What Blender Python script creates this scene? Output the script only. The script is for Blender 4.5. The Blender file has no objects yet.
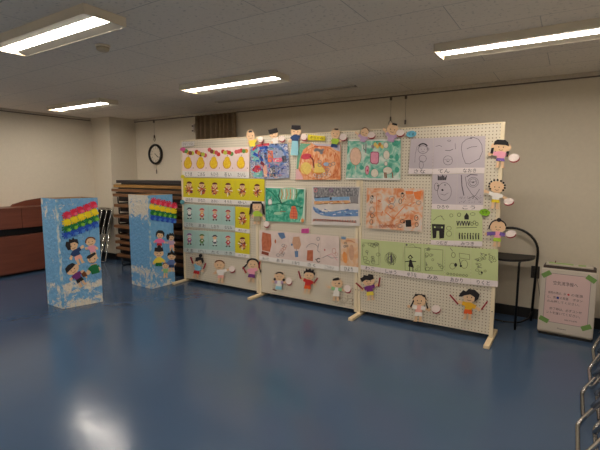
import bpy, bmesh, math, random
from mathutils import Vector, Matrix
C = bpy.context.scene
COL = C.collection
rnd = random.Random(7)

# ------------------------------------------------------------------ camera
CAM = Vector((4.5905, -4.1273, 1.5145))
FW = Vector((-0.5336942, 0.8375480, -0.1169774)); RT = Vector((0.8430967, 0.5377491, 0.0037171)); UP = Vector((-0.0660177, 0.0966394, 0.9931276))
FPX = 424.586
cd = bpy.data.cameras.new('camera'); cd.sensor_width = 36.0; cd.lens = 36.0 * FPX / 600.0; cd.clip_start = 0.02; cd.clip_end = 100
cam = bpy.data.objects.new('camera', cd); COL.objects.link(cam)
cam.matrix_world = Matrix(((RT.x, UP.x, -FW.x, CAM.x), (RT.y, UP.y, -FW.y, CAM.y), (RT.z, UP.z, -FW.z, CAM.z), (0, 0, 0, 1)))
C.camera = cam

# ------------------------------------------------------------------ world and exposure
w = bpy.data.worlds.new('world'); C.world = w; w.use_nodes = True
w.node_tree.nodes['Background'].inputs[0].default_value = (0.5, 0.45, 0.4, 1)
w.node_tree.nodes['Background'].inputs[1].default_value = 0.0
TUBE_POWER = 66.0
TUBE_COLOR = (1.0, 0.90, 0.79)
vs = C.view_settings
vs.view_transform = 'Standard'; vs.look = 'None'; vs.exposure = -0.62; vs.gamma = 1.0; vs.use_curve_mapping = False

# ------------------------------------------------------------------ materials
def lin(c):
    return tuple((v / 12.92 if v <= 0.04045 else ((v + 0.055) / 1.055) ** 2.4) for v in [x / 255.0 for x in c])
MATS = {}
PAINT = ('wash', 'crayon', 'paint', 'blob', 'scribble', 'roof', 'house', 'orange', 'line')
def mat(name, rgb, rough=0.7, metal=0.0, emit=0.0, spec=0.5, bump=0.0, bscale=40.0, vary=0.0, vscale=6.0):
    if name in MATS: return MATS[name]
    m = bpy.data.materials.new(name); m.use_nodes = True
    nt = m.node_tree; b = nt.nodes['Principled BSDF']
    if any(k in name for k in PAINT): vary, vscale = max(vary, .12) * 1.9, 42.0
    c = lin(rgb); b.inputs['Base Color'].default_value = (*c, 1)
    b.inputs['Roughness'].default_value = rough; b.inputs['Metallic'].default_value = metal
    b.inputs['Specular IOR Level'].default_value = spec
    if emit:
        b.inputs['Emission Color'].default_value = (*c, 1); b.inputs['Emission Strength'].default_value = emit
    tc = nt.nodes.new('ShaderNodeTexCoord')
    if vary or bump:
        n = nt.nodes.new('ShaderNodeTexNoise'); n.inputs['Scale'].default_value = vscale; n.inputs['Detail'].default_value = 4
        nt.links.new(tc.outputs['Object'], n.inputs['Vector'])
        if vary:
            r = nt.nodes.new('ShaderNodeMix'); r.data_type = 'RGBA'
            r.inputs[6].default_value = (*[v * (1 - vary) for v in c], 1); r.inputs[7].default_value = (*[min(1, v * (1 + vary)) for v in c], 1)
            nt.links.new(n.outputs['Fac'], r.inputs[0]); nt.links.new(r.outputs[2], b.inputs['Base Color'])
    if bump:
        n2 = nt.nodes.new('ShaderNodeTexNoise'); n2.inputs['Scale'].default_value = bscale; n2.inputs['Detail'].default_value = 5
        nt.links.new(tc.outputs['Object'], n2.inputs['Vector'])
        bp = nt.nodes.new('ShaderNodeBump'); bp.inputs['Strength'].default_value = bump; bp.inputs['Distance'].default_value = 0.01
        nt.links.new(n2.outputs['Fac'], bp.inputs['Height']); nt.links.new(bp.outputs[0], b.inputs['Normal'])
    MATS[name] = m
    return m

def ramp_mat(name, stops, scale=5.0, detail=4.0, rough=0.85, stretch=(1, 1, 1), bump=0.0, distort=0.0, seed=0.0):
    """paint or crumpled paper: a noise picks among the thing's own colours"""
    if name in MATS: return MATS[name]
    m = bpy.data.materials.new(name); m.use_nodes = True
    nt = m.node_tree; b = nt.nodes['Principled BSDF']; b.inputs['Roughness'].default_value = rough
    tc = nt.nodes.new('ShaderNodeTexCoord'); mp = nt.nodes.new('ShaderNodeMapping')
    mp.inputs['Scale'].default_value = stretch; mp.inputs['Location'].default_value = (seed, seed * 1.7, seed * 0.6)
    n = nt.nodes.new('ShaderNodeTexNoise'); n.inputs['Scale'].default_value = scale; n.inputs['Detail'].default_value = detail; n.inputs['Distortion'].default_value = distort
    nt.links.new(tc.outputs['Object'], mp.inputs[0]); nt.links.new(mp.outputs[0], n.inputs['Vector'])
    cr = nt.nodes.new('ShaderNodeValToRGB')
    els = cr.color_ramp.elements
    while len(els) < len(stops): els.new(0.5)
    for i, (p, c) in enumerate(stops):
        els[i].position = p; els[i].color = (*lin(c), 1)
    nt.links.new(n.outputs['Fac'], cr.inputs[0]); nt.links.new(cr.outputs[0], b.inputs['Base Color'])
    if bump:
        n2 = nt.nodes.new('ShaderNodeTexNoise'); n2.inputs['Scale'].default_value = 22; n2.inputs['Detail'].default_value = 6
        nt.links.new(tc.outputs['Object'], n2.inputs['Vector'])
        bp = nt.nodes.new('ShaderNodeBump'); bp.inputs['Strength'].default_value = bump; bp.inputs['Distance'].default_value = 0.03
        nt.links.new(n2.outputs['Fac'], bp.inputs['Height']); nt.links.new(bp.outputs[0], b.inputs['Normal'])
    MATS[name] = m
    return m

def floor_mat():
    m = bpy.data.materials.new('blue_vinyl'); m.use_nodes = True; nt = m.node_tree; b = nt.nodes['Principled BSDF']
    tc = nt.nodes.new('ShaderNodeTexCoord')
    n = nt.nodes.new('ShaderNodeTexNoise'); n.inputs['Scale'].default_value = 1.3; n.inputs['Detail'].default_value = 6
    nt.links.new(tc.outputs['Object'], n.inputs['Vector'])
    mx = nt.nodes.new('ShaderNodeMix'); mx.data_type = 'RGBA'
    mx.inputs[6].default_value = (*lin((58, 80, 106)), 1); mx.inputs[7].default_value = (*lin((66, 88, 116)), 1)
    nt.links.new(n.outputs['Fac'], mx.inputs[0])
    # worn scuffs and small pale specks
    n3 = nt.nodes.new('ShaderNodeTexNoise'); n3.inputs['Scale'].default_value = 14; n3.inputs['Detail'].default_value = 8; n3.inputs['Roughness'].default_value = 0.75
    nt.links.new(tc.outputs['Object'], n3.inputs['Vector'])
    r3 = nt.nodes.new('ShaderNodeMapRange'); r3.inputs[1].default_value = 0.66; r3.inputs[2].default_value = 0.8; r3.inputs[4].default_value = 0.35
    nt.links.new(n3.outputs['Fac'], r3.inputs[0])
    m2 = nt.nodes.new('ShaderNodeMix'); m2.data_type = 'RGBA'; m2.inputs[7].default_value = (*lin((100, 118, 142)), 1)
    nt.links.new(r3.outputs[0], m2.inputs[0]); nt.links.new(mx.outputs[2], m2.inputs[6]); nt.links.new(m2.outputs[2], b.inputs['Base Color'])
    rr = nt.nodes.new('ShaderNodeMapRange'); rr.inputs[3].default_value = 0.11; rr.inputs[4].default_value = 0.24
    nt.links.new(n.outputs['Fac'], rr.inputs[0]); nt.links.new(rr.outputs[0], b.inputs['Roughness'])
    b.inputs['Specular IOR Level'].default_value = 0.5
    n2 = nt.nodes.new('ShaderNodeTexNoise'); n2.inputs['Scale'].default_value = 7; n2.inputs['Detail'].default_value = 3
    nt.links.new(tc.outputs['Object'], n2.inputs['Vector'])
    bp = nt.nodes.new('ShaderNodeBump'); bp.inputs['Strength'].default_value = 0.09; bp.inputs['Distance'].default_value = 0.02
    nt.links.new(n2.outputs['Fac'], bp.inputs['Height']); nt.links.new(bp.outputs[0], b.inputs['Normal'])
    return m

def ceiling_mat():
    m = bpy.data.materials.new('acoustic_board'); m.use_nodes = True; nt = m.node_tree; b = nt.nodes['Principled BSDF']
    b.inputs['Roughness'].default_value = 0.95
    tc = nt.nodes.new('ShaderNodeTexCoord'); mp = nt.nodes.new('ShaderNodeMapping'); mp.inputs['Location'].default_value = (-0.36 + 0.235, 0.06, 0)
    nt.links.new(tc.outputs['Object'], mp.inputs[0])
    br = nt.nodes.new('ShaderNodeTexBrick'); br.offset = 0.5
    br.inputs['Color1'].default_value = (*lin((234, 226, 214)), 1); br.inputs['Color2'].default_value = (*lin((231, 222, 210)), 1)
    br.inputs['Mortar'].default_value = (*lin((186, 181, 175)), 1); br.inputs['Scale'].default_value = 1.0
    br.inputs['Mortar Size'].default_value = 0.003; br.inputs['Brick Width'].default_value = 0.94; br.inputs['Row Height'].default_value = 0.47
    nt.links.new(mp.outputs[0], br.inputs['Vector'])
    n = nt.nodes.new('ShaderNodeTexNoise'); n.inputs['Scale'].default_value = 38; n.inputs['Detail'].default_value = 4
    nt.links.new(tc.outputs['Object'], n.inputs['Vector'])
    r = nt.nodes.new('ShaderNodeMapRange'); r.inputs[1].default_value = 0.58; r.inputs[2].default_value = 0.68; r.inputs[4].default_value = 0.5
    nt.links.new(n.outputs['Fac'], r.inputs[0])
    mx = nt.nodes.new('ShaderNodeMix'); mx.data_type = 'RGBA'; mx.inputs[7].default_value = (*lin((170, 165, 160)), 1)
    nt.links.new(r.outputs[0], mx.inputs[0]); nt.links.new(br.outputs['Color'], mx.inputs[6]); nt.links.new(mx.outputs[2], b.inputs['Base Color'])
    return m

def pegboard_mat(c0=(216, 206, 186)):
    m = bpy.data.materials.new('pegboard'); m.use_nodes = True; nt = m.node_tree; b = nt.nodes['Principled BSDF']
    b.inputs['Roughness'].default_value = 0.5
    tc = nt.nodes.new('ShaderNodeTexCoord'); sp = nt.nodes.new('ShaderNodeSeparateXYZ'); nt.links.new(tc.outputs['Object'], sp.inputs[0])
    def fr(out):
        a = nt.nodes.new('ShaderNodeMath'); a.operation = 'MULTIPLY'; a.inputs[1].default_value = 1 / 0.03; nt.links.new(out, a.inputs[0])
        f = nt.nodes.new('ShaderNodeMath'); f.operation = 'FRACT'; nt.links.new(a.outputs[0], f.inputs[0])
        s = nt.nodes.new('ShaderNodeMath'); s.operation = 'SUBTRACT'; s.inputs[1].default_value = 0.5; nt.links.new(f.outputs[0], s.inputs[0])
        q = nt.nodes.new('ShaderNodeMath'); q.operation = 'POWER'; q.inputs[1].default_value = 2; nt.links.new(s.outputs[0], q.inputs[0])
        return q.outputs[0]
    ad = nt.nodes.new('ShaderNodeMath'); ad.operation = 'ADD'; nt.links.new(fr(sp.outputs[0]), ad.inputs[0]); nt.links.new(fr(sp.outputs[2]), ad.inputs[1])
    lt = nt.nodes.new('ShaderNodeMath'); lt.operation = 'LESS_THAN'; lt.inputs[1].default_value = 0.026; nt.links.new(ad.outputs[0], lt.inputs[0])
    mx = nt.nodes.new('ShaderNodeMix'); mx.data_type = 'RGBA'
    mx.inputs[6].default_value = (*lin(c0), 1); mx.inputs[7].default_value = (*lin((118, 98, 78)), 1)
    nt.links.new(lt.outputs[0], mx.inputs[0]); nt.links.new(mx.outputs[2], b.inputs['Base Color'])
    return m

M_FLOOR = floor_mat(); M_CEIL = ceiling_mat(); M_PEG = pegboard_mat()
M_WALL = mat('woven_wallpaper', (224, 214, 195), 0.9, bump=0.12, bscale=160, vary=0.05, vscale=30)
M_BASE = mat('dark_baseboard', (22, 22, 24), 0.45)
M_RAILW = mat('painted_moulding', (200, 190, 174), 0.6)
M_RAILD = mat('brown_picture_rail', (104, 92, 80), 0.6)
M_DARK = mat('dark_gap', (38, 32, 28), 0.8)
M_POST = mat('cream_post', (228, 212, 180), 0.45, vary=0.04, vscale=3)
M_FOOT = mat('cream_foot', (228, 206, 166), 0.45, vary=0.08, vscale=12)
M_WHITE = mat('white_paper', (236, 228, 222), 0.85)
M_STRIP = mat('name_paper', (232, 226, 220), 0.85)
M_INK = mat('black_ink', (34, 30, 32), 0.8)
M_PENCIL = mat('soft_pencil', (98, 92, 98), 0.85)
M_CHROME = mat('chrome', (198, 197, 195), 0.16, metal=1.0)
M_BLACKT = mat('black_steel', (20, 19, 20), 0.35)
M_BLACKV = mat('black_vinyl', (28, 25, 27), 0.5)

# ------------------------------------------------------------------ object helpers
def tag(o, label=None, cat=None, group=None, kind=None):
    if label: o['label'] = label
    if cat: o['category'] = cat
    if group: o['group'] = group
    if kind: o['kind'] = kind
    return o
def obj(name, bm, mats, parent=None, origin=Vector((0, 0, 0)), smooth=False):
    """link a bmesh as one mesh; vertices are in world space, origin moves the pivot"""
    origin = Vector(origin)
    bmesh.ops.translate(bm, verts=bm.verts, vec=-origin)
    bmesh.ops.recalc_face_normals(bm, faces=bm.faces)
    me = bpy.data.meshes.new(name); bm.to_mesh(me); bm.free()
    for m in (mats if isinstance(mats, (list, tuple)) else [mats]): me.materials.append(m)
    if smooth:
        for p in me.polygons: p.use_smooth = True
    o = bpy.data.objects.new(name, me); COL.objects.link(o)
    if parent is None: o.location = origin
    else: o.parent = parent
    return o
def empty(name, loc, label, cat, group=None):
    o = bpy.data.objects.new(name, None); COL.objects.link(o); o.location = loc; o.empty_display_size = 0.1
    return tag(o, label, cat, group)
def dup(root, loc, label, group=None):
    r = root.copy(); COL.objects.link(r); r.location = loc; r['label'] = label
    if group: r['group'] = group
    for ch in list(root.children):
        c = ch.copy(); COL.objects.link(c); c.parent = r
        for g in list(ch.children):
            d = g.copy(); COL.objects.link(d); d.parent = c
    return r
def box(bm, x0, x1, y0, y1, z0, z1, mi=0, bev=0.0):
    vs_ = [bm.verts.new((x, y, z)) for x in (x0, x1) for y in (y0, y1) for z in (z0, z1)]
    fs = [bm.faces.new([vs_[i] for i in q]) for q in ((0, 1, 3, 2), (4, 6, 7, 5), (0, 4, 5, 1), (2, 3, 7, 6), (0, 2, 6, 4), (1, 5, 7, 3))]
    for f in fs: f.material_index = mi
    if bev:
        es = list({e for f in fs for e in f.edges})
        r = bmesh.ops.bevel(bm, geom=es, offset=bev, segments=2, affect='EDGES', profile=0.6)
        for f in r['faces']: f.material_index = mi
def prism(bm, pts, axis, a0, a1, mi=0):
    """extrude a 2D outline along an axis: pts are the two other coordinates in order"""
    def mk(p, a):
        c = [p[0], p[1]]; c.insert(axis, a); return bm.verts.new(c)
    A = [mk(p, a0) for p in pts]; Bv = [mk(p, a1) for p in pts]; n = len(pts)
    fs = [bm.faces.new(A), bm.faces.new(Bv[::-1])] + [bm.faces.new((A[i], A[(i + 1) % n], Bv[(i + 1) % n], Bv[i])) for i in range(n)]
    for f in fs: f.material_index = mi
def fillet(pts, r, n=5):
    pts = [Vector(p) for p in pts]; out = [pts[0]]
    for i in range(1, len(pts) - 1):
        a, b, c = pts[i - 1], pts[i], pts[i + 1]
        d1 = (a - b); d2 = (c - b); rr = min(r, d1.length * 0.49, d2.length * 0.49)
        p1 = b + d1.normalized() * rr; p2 = b + d2.normalized() * rr
        for k in range(n + 1):
            t = k / n; out.append(p1 * (1 - t) ** 2 + b * 2 * t * (1 - t) + p2 * t * t)
    out.append(pts[-1]); return out
def tube(bm, pts, r, n=10, mi=0, closed=False):
    pts = [Vector(p) for p in pts]; rings = []
    L = len(pts); prev = None
    for i, p in enumerate(pts):
        if closed: t = (pts[(i + 1) % L] - pts[i - 1]).normalized()
        else: t = (pts[min(i + 1, L - 1)] - pts[max(i - 1, 0)]).normalized()
        if prev is None:
            a = Vector((0, 0, 1)) if abs(t.z) < 0.9 else Vector((1, 0, 0)); u = t.cross(a).normalized()
        else: u = (prev - t * prev.dot(t)).normalized()
        prev = u; v = t.cross(u)
        rings.append([bm.verts.new(p + (u * math.cos(2 * math.pi * k / n) + v * math.sin(2 * math.pi * k / n)) * r) for k in range(n)])
    m = L if closed else L - 1
    for i in range(m):
        A, Bv = rings[i], rings[(i + 1) % L]
        for k in range(n):
            f = bm.faces.new((A[k], A[(k + 1) % n], Bv[(k + 1) % n], Bv[k])); f.material_index = mi; f.smooth = True
    if not closed:
        for rg in (rings[0][::-1], rings[-1]):
            f = bm.faces.new(rg); f.material_index = mi
def lathe(bm, prof, center, axis, n=32, mi=0):
    """profile of (radius, height) turned about an axis through center"""
    axis = Vector(axis).normalized(); a = Vector((0, 0, 1)) if abs(axis.z) < 0.9 else Vector((1, 0, 0))
    u = axis.cross(a).normalized(); v = axis.cross(u); c = Vector(center); rings = []
    for r, h in prof:
        rings.append([bm.verts.new(c + axis * h + (u * math.cos(2 * math.pi * k / n) + v * math.sin(2 * math.pi * k / n)) * max(r, 1e-4)) for k in range(n)])
    for i in range(len(rings) - 1):
        for k in range(n):
            f = bm.faces.new((rings[i][k], rings[i][(k + 1) % n], rings[i + 1][(k + 1) % n], rings[i + 1][k])); f.material_index = mi; f.smooth = True
    for rg in (rings[0][::-1], rings[-1]):
        f = bm.faces.new(rg); f.material_index = mi

# ------------------------------------------------------------------ room
XL, XR, YB, YF, H = -2.72, 5.42, 0.92, -7.2, 2.50
def struct(name, bm, m): return tag(obj(name, bm, m), kind='structure')
bm = bmesh.new(); box(bm, XL - .1, XR + .1, YF - .1, YB + .1, -0.1, 0); struct('floor', bm, M_FLOOR)
bm = bmesh.new(); box(bm, XL - .1, XR + .1, YF - .1, YB + .1, H, H + 0.1); struct('ceiling', bm, M_CEIL)
bm = bmesh.new(); box(bm, XL - .1, XR + .1, YB, YB + .1, 0, H); struct('wall_back', bm, M_WALL)
bm = bmesh.new(); box(bm, XL - .1, XL, YF, YB, 0, H); struct('wall_left', bm, M_WALL)
bm = bmesh.new(); box(bm, XR, XR + .1, YF, YB, 0, H); struct('wall_right', bm, M_WALL)
bm = bmesh.new(); box(bm, XL - .1, XR + .1, YF - .1, YF, 0, H); struct('wall_front', bm, M_WALL)
PX, PY = -2.20, 0.40
bm = bmesh.new(); box(bm, XL, PX, PY, YB, 0, H); struct('wall_pillar', bm, M_WALL)
bm = bmesh.new(); box(bm, PX, XR, YB - .012, YB, 0, 0.11); struct('baseboard_back', bm, M_BASE)
bm = bmesh.new(); box(bm, XL, PX + .012, PY - .012, PY, 0, 0.11); box(bm, PX, PX + .012, PY, YB - .012, 0, 0.11); struct('baseboard_pillar', bm, M_BASE)
bm = bmesh.new(); box(bm, XL, XL + .012, YF, PY - .012, 0, 0.11); struct('baseboard_left', bm, M_BASE)
bm = bmesh.new(); box(bm, XR - .012, XR, YF, YB - .012, 0, 0.11); struct('baseboard_right', bm, M_BASE)
bm = bmesh.new(); box(bm, PX, XR, YB - .03, YB, 2.462, H); box(bm, PX, XR, YB - .022, YB, 2.452, 2.462, 1); struct('trim_1', bm, [M_RAILW, M_RAILD])
bm = bmesh.new(); box(bm, XL, XL + .03, YF, PY - .03, 2.462, H); box(bm, XL, XL + .022, YF, PY - .03, 2.452, 2.462, 1); struct('trim_2', bm, [M_RAILW, M_RAILD])
bm = bmesh.new(); box(bm, 0.42, 2.50, .245, .262, H - .012, H, 0); box(bm, 0.42, 2.50, .318, .335, H - .012, H, 0); box(bm, 0.42, 2.50, .262, .318, H - .003, H, 1); struct('trim_3', bm, [M_RAILW, M_DARK])

# ------------------------------------------------------------------ ceiling lights
M_HOUSE = mat('white_enamel_housing', (222, 212, 192), 0.5)
M_TUBE = bpy.data.materials.new('glowing_tube'); M_TUBE.use_nodes = True
_b = M_TUBE.node_tree.nodes['Principled BSDF']; _b.inputs['Base Color'].default_value = (.9, .9, .9, 1)
_b.inputs['Emission Color'].default_value = (*TUBE_COLOR, 1); _b.inputs['Emission Strength'].default_value = TUBE_POWER
def ceiling_light(cx, cy, label):
    o = empty('ceiling_light', (cx, cy, H), label, 'ceiling light', 'fluorescent ceiling lights')
    L, W, D, org = 0.635, 0.14, 0.058, Vector((cx, cy, H))
    bm = bmesh.new()
    prism(bm, [(cy - W, H), (cy + W, H), (cy + W, H - D), (cy + W - .004, H - D), (cy + W - .004, H - .006), (cy - W + .004, H - .006), (cy - W + .004, H - D), (cy - W, H - D)], 0, cx - L, cx + L)
    for s in (-1, 1): box(bm, cx + s * L - .004, cx + s * L + .004, cy - W, cy + W, H - D, H)
    obj('housing', bm, M_HOUSE, o, org)
    bm = bmesh.new(); x0, x1 = cx - L + .004, cx + L - .004      # shallow white slopes round the luminous strip
    A = [bm.verts.new(v) for v in ((x0, cy - W + .004, H - D + .001), (x1, cy - W + .004, H - D + .001), (x1, cy + W - .004, H - D + .001), (x0, cy + W - .004, H - D + .001))]
    Bq = [bm.verts.new(v) for v in ((x0 + .03, cy - .05, H - D + .014), (x1 - .03, cy - .05, H - D + .014), (x1 - .03, cy + .05, H - D + .014), (x0 + .03, cy + .05, H - D + .014))]
    for k in range(3): bm.faces.new((A[k], A[(k + 1) % 4], Bq[(k + 1) % 4], Bq[k]))
    obj('reflector', bm, M_HOUSE, o, org)
    bm = bmesh.new(); box(bm, x0 + .031, x1 - .031, cy - .049, cy + .049, H - D + .013, H - D + .03)
    obj('luminous_strip', bm, M_TUBE, o, org)
    return o
LX = (-1.28, 1.50, 4.28); LY = (-0.63, -2.48, -4.33, -6.18)
ceiling_light(LX[1], LY[1], 'large white fluorescent ceiling light at the upper left, nearest the camera')
ceiling_light(LX[1], LY[0], 'fluorescent ceiling light in the middle, before the brown curtain')
ceiling_light(LX[0], LY[0], 'farthest fluorescent ceiling light, by the left wall and pillar')
ceiling_light(LX[2], LY[0], 'long fluorescent ceiling light at upper right above the white panels')
for x, y in ((LX[0], LY[1]), (LX[2], LY[1]), (LX[0], LY[2]), (LX[1], LY[2]), (LX[2], LY[2]), (LX[0], LY[3]), (LX[1], LY[3]), (LX[2], LY[3])):  # unseen lights repeating the grid, added for the room's light level
    ceiling_light(x, y, 'fluorescent ceiling light overhead, unseen, added to light the room')
sx, sy = 1.47, -2.07
bm = bmesh.new(); lathe(bm, [(.055, 0), (.055, -.014)], (sx, sy, H), (0, 0, 1), 28)
sd = tag(obj('smoke_detector', bm, M_HOUSE, None, (sx, sy, H)), 'small round beige smoke detector on the ceiling beside the nearest light', 'smoke detector')
bm = bmesh.new(); lathe(bm, [(.048, -.014), (.045, -.034), (.03, -.045), (.0, -.047)], (sx, sy, H), (0, 0, 1), 28)
obj('sensor_cap', bm, mat('beige_plastic', (190, 175, 148), 0.5), sd, (sx, sy, H))

# ------------------------------------------------------------------ pegboard panels
def panel(x0, x1, feet, label, board_label=None):
    o = empty('pegboard_panel', ((x0 + x1) / 2, 0, 0), label, 'display panel'); org = o.location
    zt, zb, pw = 1.98, 0.055, 0.036
    bm = bmesh.new(); box(bm, x0 + pw, x1 - pw, 0.0, .008, zb, zt - .012); obj('pegboard', bm, M_PEG, o, org)
    bm = bmesh.new(); box(bm, x0 + pw, x1 - pw, -.004, .022, zt - .012, zt); obj('top_rail', bm, M_POST, o, org)
    for a in (x0, x1 - pw):
        bm = bmesh.new(); box(bm, a + .001, a + pw - .001, -.006, .026, 0.03, zt, 0, .002); obj('post', bm, M_POST, o, org)
        bm = bmesh.new()
        for z in (.28, 1.0, 1.7): lathe(bm, [(.005, 0), (.005, -.003)], (a + pw / 2, -.006, z), (0, 1, 0), 10)
        obj('bolt', bm, M_DARK, o, org)
    for f in feet:
        bm = bmesh.new(); box(bm, f - .026, f + .026, -.225, .27, 0.0, .031, 0, .008); obj('foot', bm, M_FOOT, o, org)
    return o
panel(0.0, 1.352, (.02,), 'leftmost cream pegboard panel covered with pear and yellow figure pictures')
mid_panel = panel(1.354, 2.704, (1.374,), 'middle cream pegboard panel with blue, orange and green paintings')
panel(2.706, 4.069, (2.73, 4.05), 'rightmost cream pegboard panel with purple and pale green line drawings')

# ------------------------------------------------------------------ drawing on planes
class Plane:
    """a real surface of the room; hit() gives the point on it (raised by off) that an image point looks at"""
    def __init__(s, p, n): s.p = Vector(p); s.n = Vector(n).normalized()
    def hit(s, x, y, off=0.0):
        d = FW + RT * ((x - 300) / FPX) - UP * ((y - 225) / FPX)
        q = s.p + s.n * off
        t = (q - CAM).dot(s.n) / d.dot(s.n)
        return CAM + d * t
PANEL = Plane((0, 0, 0), (0, -1, 0))
class Art:
    def __init__(s, plane, base): s.pl = plane; s.base = base; s.bm = bmesh.new(); s.mats = []; s.n = 0
    def lift(s, lay): s.n += 1; return s.base + lay * 0.0006 + min(s.n, 50) * 0.00001
    def mi(s, m):
        if m not in s.mats: s.mats.append(m)
        return s.mats.index(m)
    def poly(s, pts, m, lay=0, thick=0.0):
        off = s.lift(lay); k = s.mi(m)
        A = [s.bm.verts.new(s.pl.hit(x, y, off)) for x, y in pts]
        f = s.bm.faces.new(A); f.material_index = k
        if thick:
            Bv = [s.bm.verts.new(v.co - s.pl.n * thick) for v in A]; n = len(A)
            fs = [s.bm.faces.new(Bv[::-1])] + [s.bm.faces.new((A[i], A[(i + 1) % n], Bv[(i + 1) % n], Bv[i])) for i in range(n)]
            for g in fs: g.material_index = k
    def ell(s, cx, cy, rx, ry, m, lay=0, n=14, rot=0, thick=0.0, a0=0, a1=360):
        s.poly(ellpts(cx, cy, rx, ry, n, rot, a0, a1), m, lay, thick)
    def stroke(s, pts, w_, m, lay=1, closed=False):
        P = [Vector(p) for p in pts]
        if closed: P = P + [P[0]]
        k = s.mi(m); off = s.lift(lay)
        for a, b in zip(P, P[1:]):
            d = b - a
            if d.length < 1e-4: continue
            d.normalize(); nn = Vector((-d.y, d.x)) * w_ / 2; a2 = a - d * w_ * .25; b2 = b + d * w_ * .25
            f = s.bm.faces.new([s.bm.verts.new(s.pl.hit(p.x, p.y, off)) for p in (a2 + nn, b2 + nn, b2 - nn, a2 - nn)]); f.material_index = k
    def ring(s, cx, cy, rx, ry, w_, m, lay=1, n=16, rot=0, a0=0, a1=360):
        full = (a1 - a0) >= 360
        s.stroke(ellpts(cx, cy, rx, ry, n, rot, a0, a1), w_, m, lay, closed=full)
    def done(s, name, parent=None, origin=None): return obj(name, s.bm, s.mats, parent, origin)
def ellpts(cx, cy, rx, ry, n=14, rot=0, a0=0, a1=360):
    c, sn = math.cos(math.radians(rot)), math.sin(math.radians(rot)); out = []
    full = (a1 - a0) >= 360
    for i in range(n if full else n + 1):
        t = math.radians(a0 + (a1 - a0) * i / n); x, y = rx * math.cos(t), -ry * math.sin(t)
        out.append((cx + x * c - y * sn, cy + x * sn + y * c))
    return out
TXT = {}
def glyphs(text):
    if text not in TXT:
        cu = bpy.data.curves.new('t', 'FONT'); cu.body = text; cu.size = 1; cu.resolution_u = 2
        o = bpy.data.objects.new('t', cu); me = o.to_mesh()
        V = [(v.co.x, v.co.y) for v in me.vertices]; F = [tuple(p.vertices) for p in me.polygons]
        o.to_mesh_clear(); bpy.data.objects.remove(o); bpy.data.curves.remove(cu)
        if V:
            x0 = min(v[0] for v in V); x1 = max(v[0] for v in V); y0 = min(v[1] for v in V); y1 = max(v[1] for v in V)
        else: x0 = x1 = y0 = y1 = 0
        TXT[text] = (V, F, x0, max(x1, x0 + .01), y0, max(y1, y0 + .01))
    return TXT[text]
def write(art, text, q, m, lay=2, u0=.15, u1=.85, v0=.15, v1=.85):
    """set text into the box u0..u1, v0..v1 of the quad mapping q(u, v)"""
    V, F, x0, x1, y0, y1 = glyphs(text); k = art.mi(m); off = art.lift(lay)
    vv = []
    for x, y in V:
        p = q(u0 + (u1 - u0) * (x - x0) / (x1 - x0), v0 + (v1 - v0) * (y - y0) / (y1 - y0)); vv.append(art.bm.verts.new(art.pl.hit(p[0], p[1], off)))
    for f in F:
        try: g = art.bm.faces.new([vv[i] for i in f]); g.material_index = k
        except ValueError: pass
def quad(TL, TR, BR, BL):
    def q(u, v):
        x = (BL[0] * (1 - u) + BR[0] * u) * (1 - v) + (TL[0] * (1 - u) + TR[0] * u) * v
        y = (BL[1] * (1 - u) + BR[1] * u) * (1 - v) + (TL[1] * (1 - u) + TR[1] * u) * v
        return (x, y)
    return q

# rubbed brown scuffs low on the middle board
a = Art(PANEL, .0006); r_ = random.Random(31); M_SCUFF = mat('brown_scuff', (150, 132, 108), .85)
for k in range(150):
    x = min(353, max(318, r_.gauss(342, 9))); y = r_.gauss(296 + (x - 318) * .2, 3.6)
    if y > 300 + (x - 318) * .195: continue
    a.ell(x, y, r_.uniform(.2, .7), r_.uniform(.2, .6), M_SCUFF, 0, 6)
a.done('scuff_marks', mid_panel, mid_panel.location)
# ------------------------------------------------------------------ drawings on the panels
LAYER = [0]
def sheet(name, TL, TR, BR, BL, paper, draw, label, cat='drawing', group=None, strip=None, text=None, base=None, plane=PANEL, ink=M_INK, stripmat=M_STRIP):
    LAYER[0] += 1
    b = base if base is not None else 0.0115 + (LAYER[0] % 2) * 0.0034
    a = Art(plane, b); a.poly([TL, TR, BR, BL], paper, 0, thick=0.001)
    q = quad(TL, TR, BR, BL)
    if draw: draw(a, q)
    org = plane.hit((BL[0] + BR[0]) / 2, (BL[1] + BR[1]) / 2, b)
    o = tag(a.done(name, None, org), label, cat, group)
    if strip:
        SR, SL = strip
        s = Art(plane, b); s.poly([BL, BR, SR, SL], stripmat, 0, thick=0.001)
        if text: write(s, text, quad(BL, BR, SR, SL), ink, 2, *TXTBOX)
        s.done('name_strip', o, org)
    return o
TXTBOX = (.22, .78, .18, .82)
def L2(p, r, t): return (p[0] + (r[0] - p[0]) * t, p[1] + (r[1] - p[1]) * t)

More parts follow.
